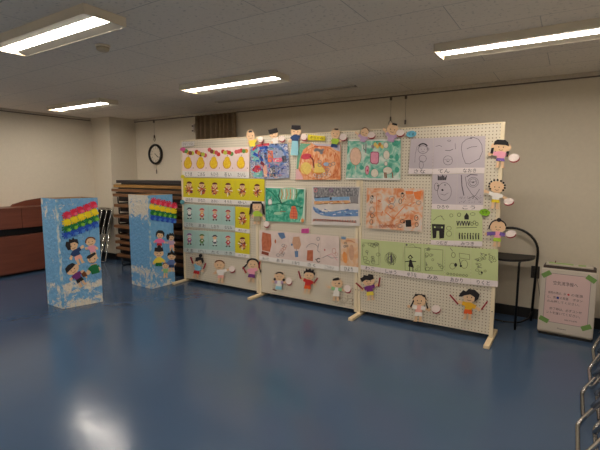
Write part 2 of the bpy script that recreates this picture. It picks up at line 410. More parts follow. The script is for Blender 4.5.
M_PEARSHEET = ramp_mat('pinkish_drawing_paper', [(.3, (236, 210, 204)), (.7, (244, 222, 214))], 8)
M_PEAR = ramp_mat('yellow_pear_paint', [(.35, (226, 178, 20)), (.6, (240, 200, 40)), (.75, (246, 226, 130))], 30)
M_PEARLINE = mat('orange_outline', (196, 132, 60), 0.8)
CATS = [mat('caterpillar_red', (196, 50, 44), .8), mat('caterpillar_green', (92, 140, 62), .8), mat('caterpillar_orange', (226, 150, 48), .8), mat('caterpillar_brown', (130, 58, 40), .8), mat('caterpillar_lime', (190, 196, 70), .8), mat('caterpillar_rose', (206, 84, 90), .8)]
def pear(i):
    r = random.Random(i)
    def d(a, q):
        y0 = r.uniform(.80, .9); sl = r.uniform(-.05, .18)
        for k in range(5):
            u = .14 + k * .165; v = y0 - sl * k * .25 + .02 * math.sin(k * 2 + i)
            c = q(u, v); a.ell(c[0], c[1], 2.0, 2.2, CATS[(k + i) % 6 if k else (0 if i % 2 else 5)], 1 + k % 2, 10)
        a.stroke([q(.46, .62), q(.5, .68)], .35, M_INK, 4)
        c = q(.44, .33); a.ell(c[0], c[1] + .3, 4.2, 5.2, M_PEARLINE, 1, 16); a.ell(c[0], c[1] + .3, 3.7, 4.7, M_PEAR, 2, 16)
        c = q(.46, .5); a.ell(c[0], c[1], 2.7, 2.9, M_PEAR, 3, 12)
        c = q(.88, .14); a.ell(c[0], c[1], .5, .5, CATS[3], 1, 6)
    return d
ax = [182.4, 194.9, 207.7, 221.2, 234.3, 249.3]
def lerpx(x, a, b, x0=182.4, x1=249.3): return a + (b - a) * (x - x0) / (x1 - x0)
pear_names = ['とうま', 'こはる', 'ちひろ', 'るい', 'たいし']
pos5 = ['farthest left', 'second from the left', 'third and middle one', 'fourth, next to last', 'last on the right']
for i in range(5):
    xl, xr = ax[i], ax[i + 1] - .1
    t = lambda x: lerpx(x, 148.3, 146.9); m_ = lambda x: lerpx(x, 171, 171.6); b_ = lambda x: lerpx(x, 176.6, 178.2)
    sheet('pear_picture', (xl, t(xl)), (xr, t(xr)), (xr, m_(xr)), (xl, m_(xl)), M_PEARSHEET, pear(i),
          'pear and caterpillar picture, ' + pos5[i] + ' of its row', 'drawing', 'pear pictures in the top left row', ((xr, b_(xr)), (xl, b_(xl))), pear_names[i])

M_YEL = ramp_mat('mustard_yellow_paper', [(.3, (206, 192, 24)), (.7, (222, 208, 36))], 4)
M_SKIN = ramp_mat('skin_tone_paper', [(.3, (226, 186, 140)), (.7, (236, 200, 156))], 9)
M_BROWNHAIR = mat('brown_cap', (96, 40, 26), .8); M_BURG = mat('burgundy_crayon', (112, 44, 58), .8); M_RUST = mat('rust_crayon', (190, 82, 44), .8); M_OCHRE = mat('ochre_crayon', (214, 150, 90), .8)
def radiant(i):
    r = random.Random(50 + i)
    cols = [M_BURG, M_RUST, M_OCHRE, M_BROWNHAIR, M_STRIP]
    def d(a, q):
        cx, cy = q(.5, .47)
        for k in range(18):
            t = k * 20 + r.uniform(-8, 8); rr = r.uniform(3.6, 5.0)
            a.stroke([(cx, cy + 1), (cx + rr * .92 * math.cos(math.radians(t)), cy + 1 + rr * 1.15 * math.sin(math.radians(t)))], .75, cols[k % 4 if k % 5 else 4], 1)
        for k in range(9):
            a.ell(cx + r.uniform(-2.4, 2.4), cy + 1.4 + r.uniform(-2.4, 3.2), r.uniform(.8, 1.4), r.uniform(.9, 1.6), cols[k % 3], 2, 8)
        a.ell(cx, cy - 3.4, 2.5, 2.4, M_SKIN, 3, 14); a.ell(cx, cy - 4.6, 2.7, 2.1, M_BROWNHAIR, 4, 14, 0, 0, 0, 180)
        for s in (-1, 1): a.ell(cx + s * .9, cy - 3.3, .32, .35, M_INK, 4, 6)
        a.stroke([(cx - .7, cy - 2.2), (cx, cy - 1.9), (cx + .7, cy - 2.2)], .3, M_BURG, 4)
    return d
bx = [183.2, 195.3, 208.3, 221.2, 235.0, 249.7, 264.6]
yn = ['はるき', 'ひなた', 'あおい', 'そうた', 'ゆい', 'りん']
posY = ['farthest left of the upper yellow row', 'second from the left of the upper yellow row', 'third of the upper yellow row', 'fourth of the upper yellow row', 'fifth of the upper yellow row', 'last of the upper yellow row']
for i in range(6):
    xl, xr = bx[i], bx[i + 1] - .1
    t = lambda x: lerpx(x, 177.7, 178.8); m_ = lambda x: lerpx(x, 196.9, 200.6); b_ = lambda x: lerpx(x, 201.8, 205.2)
    sheet('yellow_figure_picture', (xl, t(xl)), (xr, t(xr)), (xr, m_(xr)), (xl, m_(xl)), M_YEL, radiant(i),
          'brown-capped figure on mustard yellow paper, ' + posY[i], 'drawing', 'figure pictures on yellow paper', ((xr, b_(xr)), (xl, b_(xl))), yn[i])
for i, (y, tx, lb) in enumerate([((206.2, 208, 229.4, 227.6, 233.4, 231.4), 'めいさ', 'brown-capped figure on yellow paper, right of the upper pale teal row'), ((231.9, 233.7, 254.4, 252.7, 258.2, 256.3), 'ふうか', 'brown-capped figure on yellow paper, lowest yellow sheet')]):
    sheet('yellow_figure_picture', (235.2, y[0]), (249.6, y[1]), (249.6, y[2]), (235.2, y[3]), M_YEL, radiant(10 + i), lb, 'drawing', 'figure pictures on yellow paper', ((249.6, y[4]), (235.2, y[5])), tx)

M_TEAL = ramp_mat('pale_teal_paper', [(.3, (158, 192, 184)), (.7, (174, 206, 197))], 4)
PK = mat('pink_crayon', (214, 120, 132), .8); GR = mat('green_crayon', (96, 128, 64), .8); PU = mat('purple_crayon', (136, 84, 140), .8); RD = mat('red_crayon', (186, 60, 66), .8); OR = mat('orange_crayon', (226, 150, 84), .8); WH = mat('white_crayon', (236, 232, 226), .8); NV = mat('slate_crayon', (60, 66, 82), .8)
tealcols = [(WH, NV), (OR, RD), (PK, RD), (PK, RD), (PK, PU), (GR, GR), (WH, NV), (RD, RD)]
def hatkid(i):
    c1, c2 = tealcols[i]
    def d(a, q):
        cx, cy = q(.48, .5)
        a.ell(cx, cy - 4.2, 2.7, 1.5, M_WHITE, 1, 12); a.ell(cx, cy - 4.4, 2.2, 1.4, c2, 2, 12, 0, 0, 0, 180)
        a.stroke([(cx - 2.6, cy - 4.0), (cx + 2.6, cy - 4.0)], .7, c2, 2)
        a.ell(cx, cy - 2.6, 1.9, 1.6, M_SKIN if i % 4 else M_WHITE, 2, 12)
        for s in (-1, 1):
            a.ell(cx + s * .7, cy - 2.7, .3, .3, M_INK, 3, 6)
            a.stroke([(cx + s * 1.2, cy - .2), (cx + s * 2.3, cy + 1.3)], .8, c2, 1)
            a.stroke([(cx + s * .8, cy + 2.2), (cx + s * 1.1, cy + 4.8)], .9, c1, 1); a.ell(cx + s * 1.4, cy + 5.0, .95, .7, M_INK, 2, 8)
        a.poly([(cx - 1.3, cy - 1.2), (cx + 1.3, cy - 1.2), (cx + 1.8, cy + 2.0), (cx - 1.8, cy + 2.0)], c1, 2)
        a.poly([(cx - 1.7, cy + 1.2), (cx + 1.7, cy + 1.2), (cx + 1.3, cy + 3.0), (cx - 1.3, cy + 3.0)], c2, 3)
        a.ell(cx + .2, cy + .6, .8, .8, M_WHITE, 3, 8)
    return d
tx_ = [183.6, 195.8, 208.6, 221.7, 235.0]
for r_, (t0, t1, m0, m1, s0, s1) in enumerate([(204.0, 206.6, 221.8, 225.6, 226.6, 230.6), (229.7, 232.4, 247.7, 251.4, 251.8, 256.0)]):
    for i in range(4):
        xl, xr = tx_[i], tx_[i + 1] - .1
        t = lambda x: lerpx(x, t0, t1, 183.6, 235); m_ = lambda x: lerpx(x, m0, m1, 183.6, 235); b_ = lambda x: lerpx(x, s0, s1, 183.6, 235)
        desc = [['white-clad', 'orange-clad', 'pink-clad', 'pink and red clad'], ['pink and purple clad', 'green-hatted', 'grey-hatted', 'red-clad']][r_][i]
        sheet('teal_figure_picture', (xl, t(xl)), (xr, t(xr)), (xr, m_(xr)), (xl, m_(xl)), M_TEAL, hatkid(r_ * 4 + i),
              desc + ' figure on pale teal paper, ' + ['first', 'second', 'third', 'fourth'][i] + ' in the ' + ['upper', 'lower'][r_] + ' teal row', 'drawing', 'hatted figures on pale teal paper', ((xr, b_(xr)), (xl, b_(xl))), [['こうた', 'まお', 'しおり', 'ななみ'], ['えま', 'けい', 'たく', 'さき']][r_][i],
              stripmat=mat('grey_teal_name_paper', (196, 204, 200), .85))

# --- six large paintings
def uvs(q, pts): return [q(u, v) for u, v in pts]
WB = ramp_mat('blue_watercolour', [(.32, (44, 72, 140)), (.42, (96, 128, 186)), (.5, (190, 196, 210)), (.58, (70, 84, 130)), (.66, (206, 204, 212))], 17, 6, distort=1.2)
WR = ramp_mat('crimson_watercolour', [(.35, (178, 34, 56)), (.65, (214, 90, 100))], 12); WO = ramp_mat('orange_watercolour', [(.3, (222, 120, 66)), (.5, (236, 158, 108)), (.72, (240, 182, 140))], 6, 5, distort=.8)
WPK = mat('rose_watercolour', (222, 130, 150), .85, vary=.15); WTL = ramp_mat('teal_watercolour', [(.35, (84, 168, 160)), (.65, (150, 206, 198))], 10)
WBK = ramp_mat('dark_wash', [(.35, (40, 44, 60)), (.65, (110, 116, 134))], 20); WPE = mat('peach_wash', (226, 170, 144), .85, vary=.1); WCB = mat('cobalt_wash', (44, 86, 180), .85, vary=.2)
def paint_blue(a, q):
    P = lambda x, y: (240 + x / 7.5, 125 + y / 7.5)
    a.stroke([P(98, 185), P(125, 160), P(170, 148), P(215, 145)], 2.4, WR, 2)
    a.poly([P(85, 200), P(130, 180), P(140, 250), P(170, 270), P(120, 280), P(88, 262)], WTL, 1)
    a.stroke([P(105, 215), P(150, 235), P(165, 265)], 3.2, WCB, 2); a.stroke([P(150, 175), P(200, 165), P(190, 200)], 2.4, WCB, 2)
    a.ring(*P(265, 235), 10.2, 10.0, 2.6, mat('sky_wash', (112, 148, 208), .85, vary=.15), 2, 20)
    a.ell(*P(262, 240), 8.6, 8.0, mat('grey_blue_wash', (150, 160, 186), .85, vary=.15), 1, 20)
    a.poly([P(210, 195), P(245, 192), P(250, 260), P(236, 280), P(208, 278)], mat('terracotta_paint', (216, 118, 84), .85), 3)
    a.poly([P(250, 250), P(310, 245), P(320, 268), P(300, 280), P(250, 275)], mat('bright_pink_paint', (224, 118, 140), .85), 3)
    a.ell(*P(125, 330), 4.6, 3.6, WR, 2, 14); a.poly([P(92, 348), P(170, 345), P(165, 392), P(105, 388)], WTL, 1)
    a.poly([P(170, 305), P(198, 300), P(204, 388), P(182, 392)], WPE, 2); a.poly([P(160, 268), P(185, 290), P(178, 312), P(150, 290)], mat('maroon_wash', (120, 40, 54), .85), 3)
    a.poly([P(222, 312), P(262, 305), P(268, 385), P(228, 390)], WBK, 3); a.poly([P(312, 235), P(345, 228), P(352, 275), P(322, 285)], WBK, 3)
    a.poly([P(270, 300), P(350, 295), P(360, 380), P(280, 390)], mat('lilac_grey_wash', (158, 160, 186), .85, vary=.2), 1)
    for k in range(16):
        x, y = rnd.uniform(225, 350), rnd.uniform(290, 385); a.ring(*P(x, y), rnd.uniform(.7, 1.8), rnd.uniform(.6, 1.5), .35, [WCB, WBK, M_WHITE][k % 3], 4, 9)
    DAB = [WR, WPK, M_WHITE, WBK, WCB, WTL, mat('violet_wash', (110, 90, 150), .85), mat('grey_blue_wash', (150, 160, 186), .85), WPE]
    for k in range(60):
        x, y = rnd.uniform(92, 345), rnd.uniform(160, 385); t = rnd.uniform(0, 360)
        a.stroke(ellpts(*P(x, y), rnd.uniform(1, 2.6), rnd.uniform(1, 2.4), 5, 0, t, t + rnd.uniform(60, 150)), rnd.uniform(.4, 1.1), DAB[k % 9], 3 + k % 2)
    for k in range(24):
        x, y = rnd.uniform(90, 340), rnd.uniform(160, 380); a.stroke([P(x, y), P(x + rnd.uniform(-25, 25), y + rnd.uniform(-20, 20))], .5, [WBK, M_WHITE, WCB][k % 3], 3)
    a.ell(*P(270, 148), .8, .7, M_INK, 3, 8)
# the blue painting has soft cut corners
def sheet_poly(name, pts, paper, draw, label, cat, org, base=0.015):
    a = Art(PANEL, base); a.poly(pts, paper, 0, thick=0.001); draw(a, None)
    return tag(a.done(name, None, PANEL.hit(*org, base)), label, cat)
sheet_poly('painting', [(252, 145.2), (262, 143.8), (275, 143.6), (287.4, 143.9), (288.6, 155), (289.3, 168), (289.2, 177.6), (280, 178.6), (266, 178.9), (255, 178.2), (251.6, 174.5), (250.2, 165), (250.2, 152)], WB, paint_blue,
           'crowded dark blue watercolour with orange and pink patches and rounded corners', 'painting', (270, 178))
ORP = ramp_mat('orange_painted_paper', [(.3, (214, 112, 62)), (.5, (232, 156, 106)), (.64, (240, 190, 150))], 16, 6, stretch=(1.6, 1, .7), distort=.8)
YLW = mat('soft_yellow_wash', (236, 204, 110), .85, vary=.1); GREYF = mat('grey_wash', (140, 136, 138), .85, vary=.15); SKYW = mat('pale_blue_wash', (158, 176, 200), .85, vary=.1)
def paint_orange(a, q):
    P = lambda x, y: (290 + x / 7.5, 125 + y / 7.5)
    for k in range(46):
        x, y = rnd.uniform(95, 350), rnd.uniform(165, 395); a.stroke([P(x, y), P(x + rnd.uniform(-6, 6), y + rnd.uniform(8, 26))], rnd.uniform(.4, .9), [mat('deep_orange_wash', (212, 108, 60), .85), mat('peach_light_wash', (242, 200, 166), .85)][k % 2], 1)
    a.poly([P(80, 137), P(160, 140), P(100, 185), P(75, 250), P(62, 330), P(45, 380), P(52, 260), P(65, 190)], mat('green_wash', (112, 166, 138), .85, vary=.25), 1)
    a.poly([P(160, 136), P(375, 150), P(376, 200), P(345, 190), P(300, 160), P(200, 155)], mat('lilac_wash', (196, 190, 202), .85, vary=.08), 1)
    a.poly([P(44, 330), P(62, 330), P(95, 390), P(100, 408), P(42, 408)], mat('light_pink_wash', (226, 178, 180), .85), 1)
    a.ring(*P(225, 285), 19.6, 16.8, .5, mat('dark_orange_line', (206, 108, 60), .85), 2, 26)
    a.ell(*P(120, 325), 5.6, 6.2, YLW, 2, 16); a.poly([P(185, 290), P(215, 285), P(260, 335), P(265, 358), P(180, 356)], YLW, 2)
    a.stroke([P(160, 330), P(178, 360), P(268, 360)], .9, mat('amber_line', (226, 150, 50), .85), 3)
    a.ell(*P(122, 236), 5.4, 3.0, mat('crimson_roof', (204, 66, 84), .85, vary=.15), 3, 14, -8)
    a.stroke([P(150, 235), P(172, 260), P(180, 318)], 1.2, mat('wine_line', (120, 46, 44), .85), 4)
    for (x, y, r1, r2, t) in ((215, 188, 4.2, 1.5, 20), (190, 190, 1.6, 1.4, 0), (235, 205, 1.8, 2.0, 0), (245, 186, 1.6, 1.2, 0)): a.ell(*P(x, y), r1, r2, GREYF, 3, 10, t)
    a.stroke([P(180, 160), P(212, 162)], .5, RD, 3)
    a.ell(*P(272, 294), 2.9, 2.0, SKYW, 3, 12)
    for (x, y) in ((222, 275), (325, 290), (280, 335), (222, 300), (300, 300)): a.ring(*P(x, y), 1.7, 1.6, .5, GREYF, 4, 10)
    for k in range(7): a.ring(*P(185 + k * 18, 376 + 12 * math.sin(k)), 1.3, 1.6, .5, GREYF if k % 2 else M_WHITE, 4, 8)
sheet('painting', (301, 142.4), (340.6, 144.9), (340.7, 179.7), (295.3, 179.9), ORP, paint_orange, 'orange watercolour of a red-roofed round house with a green corner', 'painting', base=.0135)
GRW = ramp_mat('sea_green_wash', [(.33, (70, 160, 134)), (.45, (124, 192, 168)), (.56, (178, 212, 194)), (.66, (216, 222, 210))], 13, 6, distort=.9)
PKW = mat('pink_wash', (226, 150, 172), .85, vary=.12); FAW = mat('skin_wash', (228, 190, 164), .85, vary=.06); CREW = mat('cream_wash', (222, 214, 196), .85, vary=.06)
def paint_seagreen(a, q):
    P = lambda x, y: (340 + x / 6.93, 120 + y / 6.93)
    for (x, y, r1, r2) in ((385, 160, 3.6, 3.2), (355, 255, 2.2, 2.0), (395, 345, 2.4, 3), (150, 330, 2.4, 2.2), (62, 325, 2, 3), (395, 260, 2.0, 4.0)): a.ell(*P(x, y), r1, r2, mat('deep_green_wash', (76, 164, 138), .85, vary=.2), 1, 12)
    a.poly([(348.3, 139.7), (400.5, 139.1), (400.2, 140.4), (348.3, 141)], M_WHITE, 1); a.poly([(346.2, 177.9), (400, 178.7), (400, 180), (345.9, 179.2)], M_WHITE, 1)
    a.ell(*P(108, 252), 5.8, 9.0, mat('faint_rust_line', (178, 120, 96), .85), 2, 18); a.ell(*P(108, 252), 5.4, 8.6, FAW, 3, 18)
    a.poly([P(212, 225), P(225, 218), P(262, 220), P(272, 232), P(268, 295), P(255, 308), P(222, 305), P(208, 290)], mat('maroon_line', (150, 70, 96), .85), 2)
    a.poly([P(216, 229), P(227, 223), P(260, 225), P(267, 235), P(263, 292), P(253, 302), P(225, 300), P(213, 288)], PKW, 3)
    a.stroke([P(180, 165), P(178, 225)], 1.2, GREYF, 2); a.stroke([P(166, 170), P(164, 200), P(176, 210)], .6, M_INK, 3)
    for k in range(5): a.ell(*P(228 + k * 16, 184 - 14 * (k % 2)), 1.7, 2.1, [GREYF, YLW, YLW, M_PEARLINE, YLW][k], 2, 10)
    for (x, y, r1, r2) in ((318, 175, 2.6, 3.2), (322, 242, 3.4, 4.6), (318, 302, 1.8, 2.4), (330, 350, 4.8, 3.8), (240, 368, 3.9, 4.4)): a.ell(*P(x, y), r1, r2, GREYF, 2, 14); a.ell(*P(x, y), r1 - .35, r2 - .35, CREW, 3, 14)
    a.ell(*P(188, 348), 2.2, 4.8, mat('brown_line', (150, 96, 70), .85), 2, 12); a.ell(*P(188, 348), 1.7, 4.2, PKW, 3, 12); a.ell(*P(190, 350), .7, 1.2, RD, 4, 8)
    for x in (308, 318, 362): a.stroke([P(x, 365), P(x + 4, 400)], 1.1, mat('brown_line', (150, 96, 70), .85), 3)
    a.ell(*P(108, 330), .5, 2.0, FAW, 2, 8)
sheet('painting', (347.9, 139.5), (400.8, 138.8), (400.2, 180.2), (345.7, 179.4), GRW, paint_seagreen, 'sea-green watercolour with pale figures and a pink square', 'painting', base=.0135)
GRN = ramp_mat('emerald_wash', [(.34, (32, 132, 106)), (.5, (70, 170, 142)), (.66, (130, 200, 172))], 18, 6, distort=.9)
def paint_green(a, q):
    P = lambda x, y: (255 + x / 9, 180 + y / 9)
    a.poly([(265.5, 186.8), (305.5, 188.3), (305.4, 189.3), (265.5, 187.7)], M_WHITE, 1)
    a.poly([P(440, 80), P(456, 82), P(446, 386), P(400, 382), P(430, 300), P(442, 180)], mat('mint_paper', (196, 218, 200), .85), 1)
    a.poly([P(225, 85), P(262, 70), P(340, 68), P(385, 80), P(382, 120), P(350, 185), P(318, 170), P(275, 190), P(240, 205), P(220, 150)], mat('pale_green_wash', (160, 202, 172), .85, vary=.1), 1)
    for k, x in enumerate((240, 262, 285, 318, 345, 372)): a.stroke([P(x, 85), P(x + 6, 130), P(x - 4, 170)], .9, [M_PEARLINE, WH, OR, OR, WH, GR][k], 2)
    a.stroke([P(225, 95), P(212, 150), P(240, 210)], .7, M_INK, 3)
    a.ell(*P(135, 200), 2.0, 3.4, WH, 2, 12); a.ring(*P(135, 200), 2.0, 3.4, .4, GREYF, 3, 12); a.stroke([P(140, 170), P(150, 148)], .6, GREYF, 3); a.stroke([P(160, 190), P(170, 165)], .5, M_INK, 3)
    a.poly([P(330, 236), P(362, 232), P(384, 300), P(380, 352), P(316, 348), P(310, 320)], mat('coral_house', (218, 116, 78), .85, vary=.1), 2)
    for k in range(4): a.stroke([P(326 - k * 2, 255 + k * 24), P(372 + k * 2, 258 + k * 24)], .4, RD, 3)
    a.stroke([P(350, 240), P(348, 345)], .4, RD, 3)
    for k in range(40):
        x, y = rnd.uniform(105, 420), rnd.uniform(90, 370)
        if 300 < x < 395 and 225 < y < 355: continue
        a.stroke([P(x, y), P(x + rnd.uniform(-16, 16), y + rnd.uniform(-12, 12))], rnd.uniform(.4, .9), [mat('dark_emerald_wash', (24, 124, 98), .85), mat('pale_green_wash', (160, 202, 172), .85)][k % 2], 1)
    a.stroke([P(225, 282), P(275, 284)], .7, mat('brown_line', (150, 96, 70), .85), 4); a.ell(*P(205, 300), 4.0, 1.6, mat('pale_green_wash', (160, 202, 172), .85), 2, 12)
    a.ell(*P(428, 365), 1.5, 2.2, OR, 3, 10)
    for pts in ([(100, 80), (150, 110), (240, 215), (360, 230), (430, 250)], [(100, 230), (200, 215), (280, 205)]): a.stroke([P(*p) for p in pts], 1.1, mat('dark_emerald', (24, 124, 98), .85), 2)
sheet('painting', (265.5, 186.8), (305.5, 188.3), (304.5, 222.8), (265.5, 221), GRN, paint_green, 'emerald green watercolour with a small coral house at lower right', 'painting', base=.0135)
SEA = ramp_mat('grey_white_drawing', [(.35, (206, 200, 196)), (.65, (224, 214, 206))], 8)
def paint_sea(a, q):
    P = lambda x, y: (305 + x / 9, 180 + y / 9)
    a.poly([P(75, 65), P(485, 68), P(482, 150), P(400, 155), P(240, 150), P(80, 160)], ramp_mat('graphite_scribble', [(.35, (92, 92, 98)), (.52, (140, 138, 140)), (.66, (188, 182, 180))], 34, 6, stretch=(2, 1, 1)), 1)
    a.poly([P(80, 158), P(400, 150), P(400, 185), P(90, 188)], mat('light_blue_crayon', (130, 168, 204), .85, vary=.15), 2)
    a.stroke([P(85, 160), P(215, 152)], 1.0, WBK, 3); a.ell(*P(232, 165), 1.2, 1.6, WBK, 3, 8)
    a.poly([P(80, 192), P(400, 182), P(410, 210), P(84, 220)], mat('sand_orange_crayon', (224, 172, 122), .85, vary=.12), 2)
    a.poly([P(402, 150), P(480, 140), P(478, 210), P(412, 205)], GREYF, 2)
    pts = [(100 + k * 38, 216 - k * .8 + 3 * math.sin(k * 2)) for k in range(11)]
    a.stroke([P(*p) for p in pts], .5, mat('dark_sepia', (92, 72, 60), .85), 3)
    B1 = mat('ocean_blue_crayon', (110, 144, 192), .85, vary=.25)
    a.poly([P(72, 238), P(120, 262), P(180, 290), P(260, 282), P(330, 268), P(478, 268), P(478, 325), P(380, 328), P(240, 330), P(150, 318), P(100, 295), P(75, 265)], B1, 2)
    for k in range(46):
        x = rnd.uniform(85, 465); y = 285 + rnd.uniform(-22, 30) - (200 - x) * .1 * (x < 200); a.stroke([P(x, y), P(min(x + rnd.uniform(10, 26), 480), y + rnd.uniform(-7, 7))], rnd.uniform(.35, .8), [M_WHITE, mat('light_blue_crayon', (130, 168, 204), .85), B1, mat('deep_sea_crayon', (58, 84, 150), .85)][k % 4], 3)
    for k in range(30):
        x = rnd.uniform(85, 400); y = rnd.uniform(188, 216); a.stroke([P(x, y), P(x + rnd.uniform(10, 24), y + rnd.uniform(-3, 3))], .45, [M_WHITE, M_RUST, mat('sand_orange_crayon', (224, 172, 122), .85)][k % 3], 3)
    for k in range(7): a.stroke([P(150 + k * 42, 296), P(175 + k * 42, 285), P(190 + k * 42, 305)], .5, mat('light_blue_crayon', (130, 168, 204), .85), 3)
    for x, c in ((95, PK), (235, PU), (388, NV)): a.ring(*P(x, 92), 1.6, 1.8, .6, c, 3, 8)
    for k in range(26): a.stroke([P(80 + k * 15, 352 + .4 * k * 1.2), P(84 + k * 15, 368 + .5 * k)], .8, mat('dark_sepia', (92, 72, 60), .85) if k % 2 else M_RUST, 3)
    a.stroke([P(72, 372), P(80, 352), P(280, 364), P(460, 384)], .5, M_RUST, 3)
sheet('painting', (312.2, 186.1), (360, 186.7), (359.6, 226), (311.4, 224.6), SEA, paint_sea, 'seaside crayon drawing with grey sky, sandy band and blue waves', 'painting', base=.0135)
ORL = ramp_mat('pale_orange_wash', [(.36, (220, 138, 92)), (.5, (228, 184, 152)), (.62, (218, 204, 192))], 13, 6, distort=.9)
def paint_light(a, q):
    P = lambda x, y: (360 + x / 7.5, 180 + y / 7.5)
    for k in range(40):
        x, y = rnd.uniform(140, 450), rnd.uniform(85, 340); a.stroke([P(x, y), P(x + rnd.uniform(-22, 22), y + rnd.uniform(-14, 14))], rnd.uniform(.4, 1.0), [mat('deep_orange_wash', (212, 108, 60), .85), CREW, mat('peach_light_wash', (242, 200, 166), .85)][k % 3], 1)
    a.poly([P(340, 82), P(400, 84), P(398, 106), P(345, 106)], mat('vivid_orange', (234, 132, 70), .85), 1)
    a.poly([P(400, 90), P(465, 80), P(450, 150), P(415, 140)], mat('vivid_orange', (234, 132, 70), .85, vary=.1), 1)
    a.poly([P(340, 300), P(382, 298), P(386, 350), P(344, 352)], M_INK, 2)
    for (x, y, r1, r2) in ((90, 130, 1.3, 1.8), (85, 165, 1.2, 1.2), (90, 225, 2.4, 3.2), (92, 268, 2.0, 2.0), (85, 315, 1.6, 2.4), (240, 150, 3.2, 3.8), (235, 195, 3.0, 2.2), (318, 112, 1.4, 2.4), (302, 160, 1.4, 2.6), (440, 170, 2.4, 1.8), (318, 310, 2.0, 1.8), (300, 345, 2.2, 1.6), (422, 285, 1.8, 2.4), (425, 335, 1.6, 2.2)):
        a.ring(*P(x, y), r1, r2, .45, M_INK if r1 < 2.2 else GREYF, 2, 12)
    for (x, y) in ((95, 122), (318, 102), (330, 318)): a.ell(*P(x, y), .9, .9, M_INK, 3, 8)
    for k in range(7): a.ring(*P(150 + k * 19, 346), .9, 1.5, .5, M_RUST, 2, 8)
    a.stroke([P(125, 120), P(125, 270), P(150, 330)], .6, mat('vivid_orange', (234, 132, 70), .85), 2); a.stroke([P(190, 240), P(250, 290), P(330, 200)], .9, mat('vivid_orange', (234, 132, 70), .85), 1)
sheet('painting', (366.7, 188), (423.7, 188.4), (421.7, 231.7), (366, 228.1), ORL, paint_light, 'pale orange wash drawing with pencil figures and a black square', 'painting', base=.0135)

# --- pencil drawings on lilac paper
M_LILAC = ramp_mat('lilac_paper', [(.3, (186, 175, 182)), (.7, (197, 186, 191))], 4)
M_GREEN = ramp_mat('pale_green_paper', [(.3, (188, 200, 142)), (.7, (198, 208, 152))], 4)
PL = M_PENCIL
def lil1(a, q):
    cx, cy = q(.56, .63); a.ring(cx, cy, 5.0, 3.9, .45, PL); a.stroke(ellpts(cx, cy - 1.2, 4.8, 4.6, 10, 0, 30, 150), 1.3, M_INK, 2)
    a.ring(*q(.57, .33), 3.6, 3.5, .4, PL); a.ring(*q(.52, .12), 2.1, 4.0, .4, PL); a.ring(cx + 5, cy - .4, 1.1, 1.2, .4, PL)
    for s in (-1, 1): a.ell(cx + s * 1.6, cy - .3, .35, .35, M_INK, 2, 6)
    a.stroke([(cx - 1.4, cy + 1.8), (cx, cy + 2.3), (cx + 1.4, cy + 1.8)], .35, PL, 2)
    a.stroke([q(.3, .75), q(.24, .5), q(.24, .2)], .3, PL)
def lil2(a, q):
    a.ring(*q(.62, .25), 4.6, 4.6, .4, PL); a.stroke([q(.1, .72), q(.25, .75), q(.35, .7)], .4, PL); a.ring(*q(.65, .88), 1.6, .7, .4, PL); a.stroke([q(.5, .58), q(.68, .56), q(.82, .6)], .6, PL)
    for u in (.5, .75): a.ell(*q(u, .28), .4, .4, M_INK, 2, 6)
    a.ell(*q(.62, .22), .5, .5, M_INK, 2, 6); a.ring(*q(.62, .25), 1.6, 1.4, .3, PL); a.stroke([q(.9, .78), q(.92, .6)], .4, PL)
def lil3(a, q):
    a.stroke(uvs(q, [(.3, .9), (.55, .97), (.75, .9), (.88, .72), (.9, .5), (.8, .28), (.58, .18), (.45, .12), (.3, .14), (.2, .35), (.14, .6), (.16, .78)]), .5, PL, 1, True)
    a.stroke(uvs(q, [(.34, .6), (.5, .66), (.7, .67)]), .5, PL); a.ell(*q(.48, .94), 1.3, .8, M_PENCIL, 2, 8)
def lil4(a, q):
    a.ring(*q(.5, .42), 7.0, 9.0, .45, PL); a.ring(*q(.18, .58), 2.2, 3.8, .45, PL)
    a.poly(uvs(q, [(.22, .8), (.22, .98), (.33, .9), (.42, .99), (.5, .88), (.6, .97), (.56, .8)]), M_PENCIL, 2)
    for k in range(5): a.stroke(uvs(q, [(.25 + k * .07, .8), (.24 + k * .08, .95)]), .6, M_INK, 3)
    a.ell(*q(.24, .61), 1.0, .7, M_INK, 2, 8); a.ell(*q(.52, .64), .7, .9, M_PENCIL, 2, 8); a.ell(*q(.42, .47), 1.2, 1.0, M_INK, 2, 8, 30)
    a.stroke(uvs(q, [(.35, .34), (.5, .3), (.66, .38)]), .4, PL)
def lil5(a, q):
    a.ring(*q(.6, .72), 5.2, 5.0, .45, PL); a.ring(*q(.6, .72), 3.6, 3.5, .45, PL); a.stroke(uvs(q, [(.36, .9), (.5, .97), (.75, .95)]), .9, M_PENCIL, 2)
    a.ell(*q(.6, .73), .9, .7, M_PENCIL, 2, 8); a.stroke(uvs(q, [(.5, .74), (.6, .7), (.7, .76)]), .4, M_INK, 2)
    a.stroke(uvs(q, [(.15, .95), (.18, .6), (.26, .3)]), 1.0, PL); a.stroke(uvs(q, [(.3, .9), (.36, .6), (.55, .35), (.8, .15)]), .5, PL); a.stroke(uvs(q, [(.85, .5), (.7, .3), (.45, .2)]), .5, PL)
    for k in range(40): u, v = rnd.uniform(.08, .92), rnd.uniform(.05, .28); a.stroke([q(u, v), q(u + .03, v + .02)], .35, PL)
TXTBOX = (.22, .7, .14, .86)
M_LST = mat('pinkish_white_name_paper', (228, 216, 214), .85)
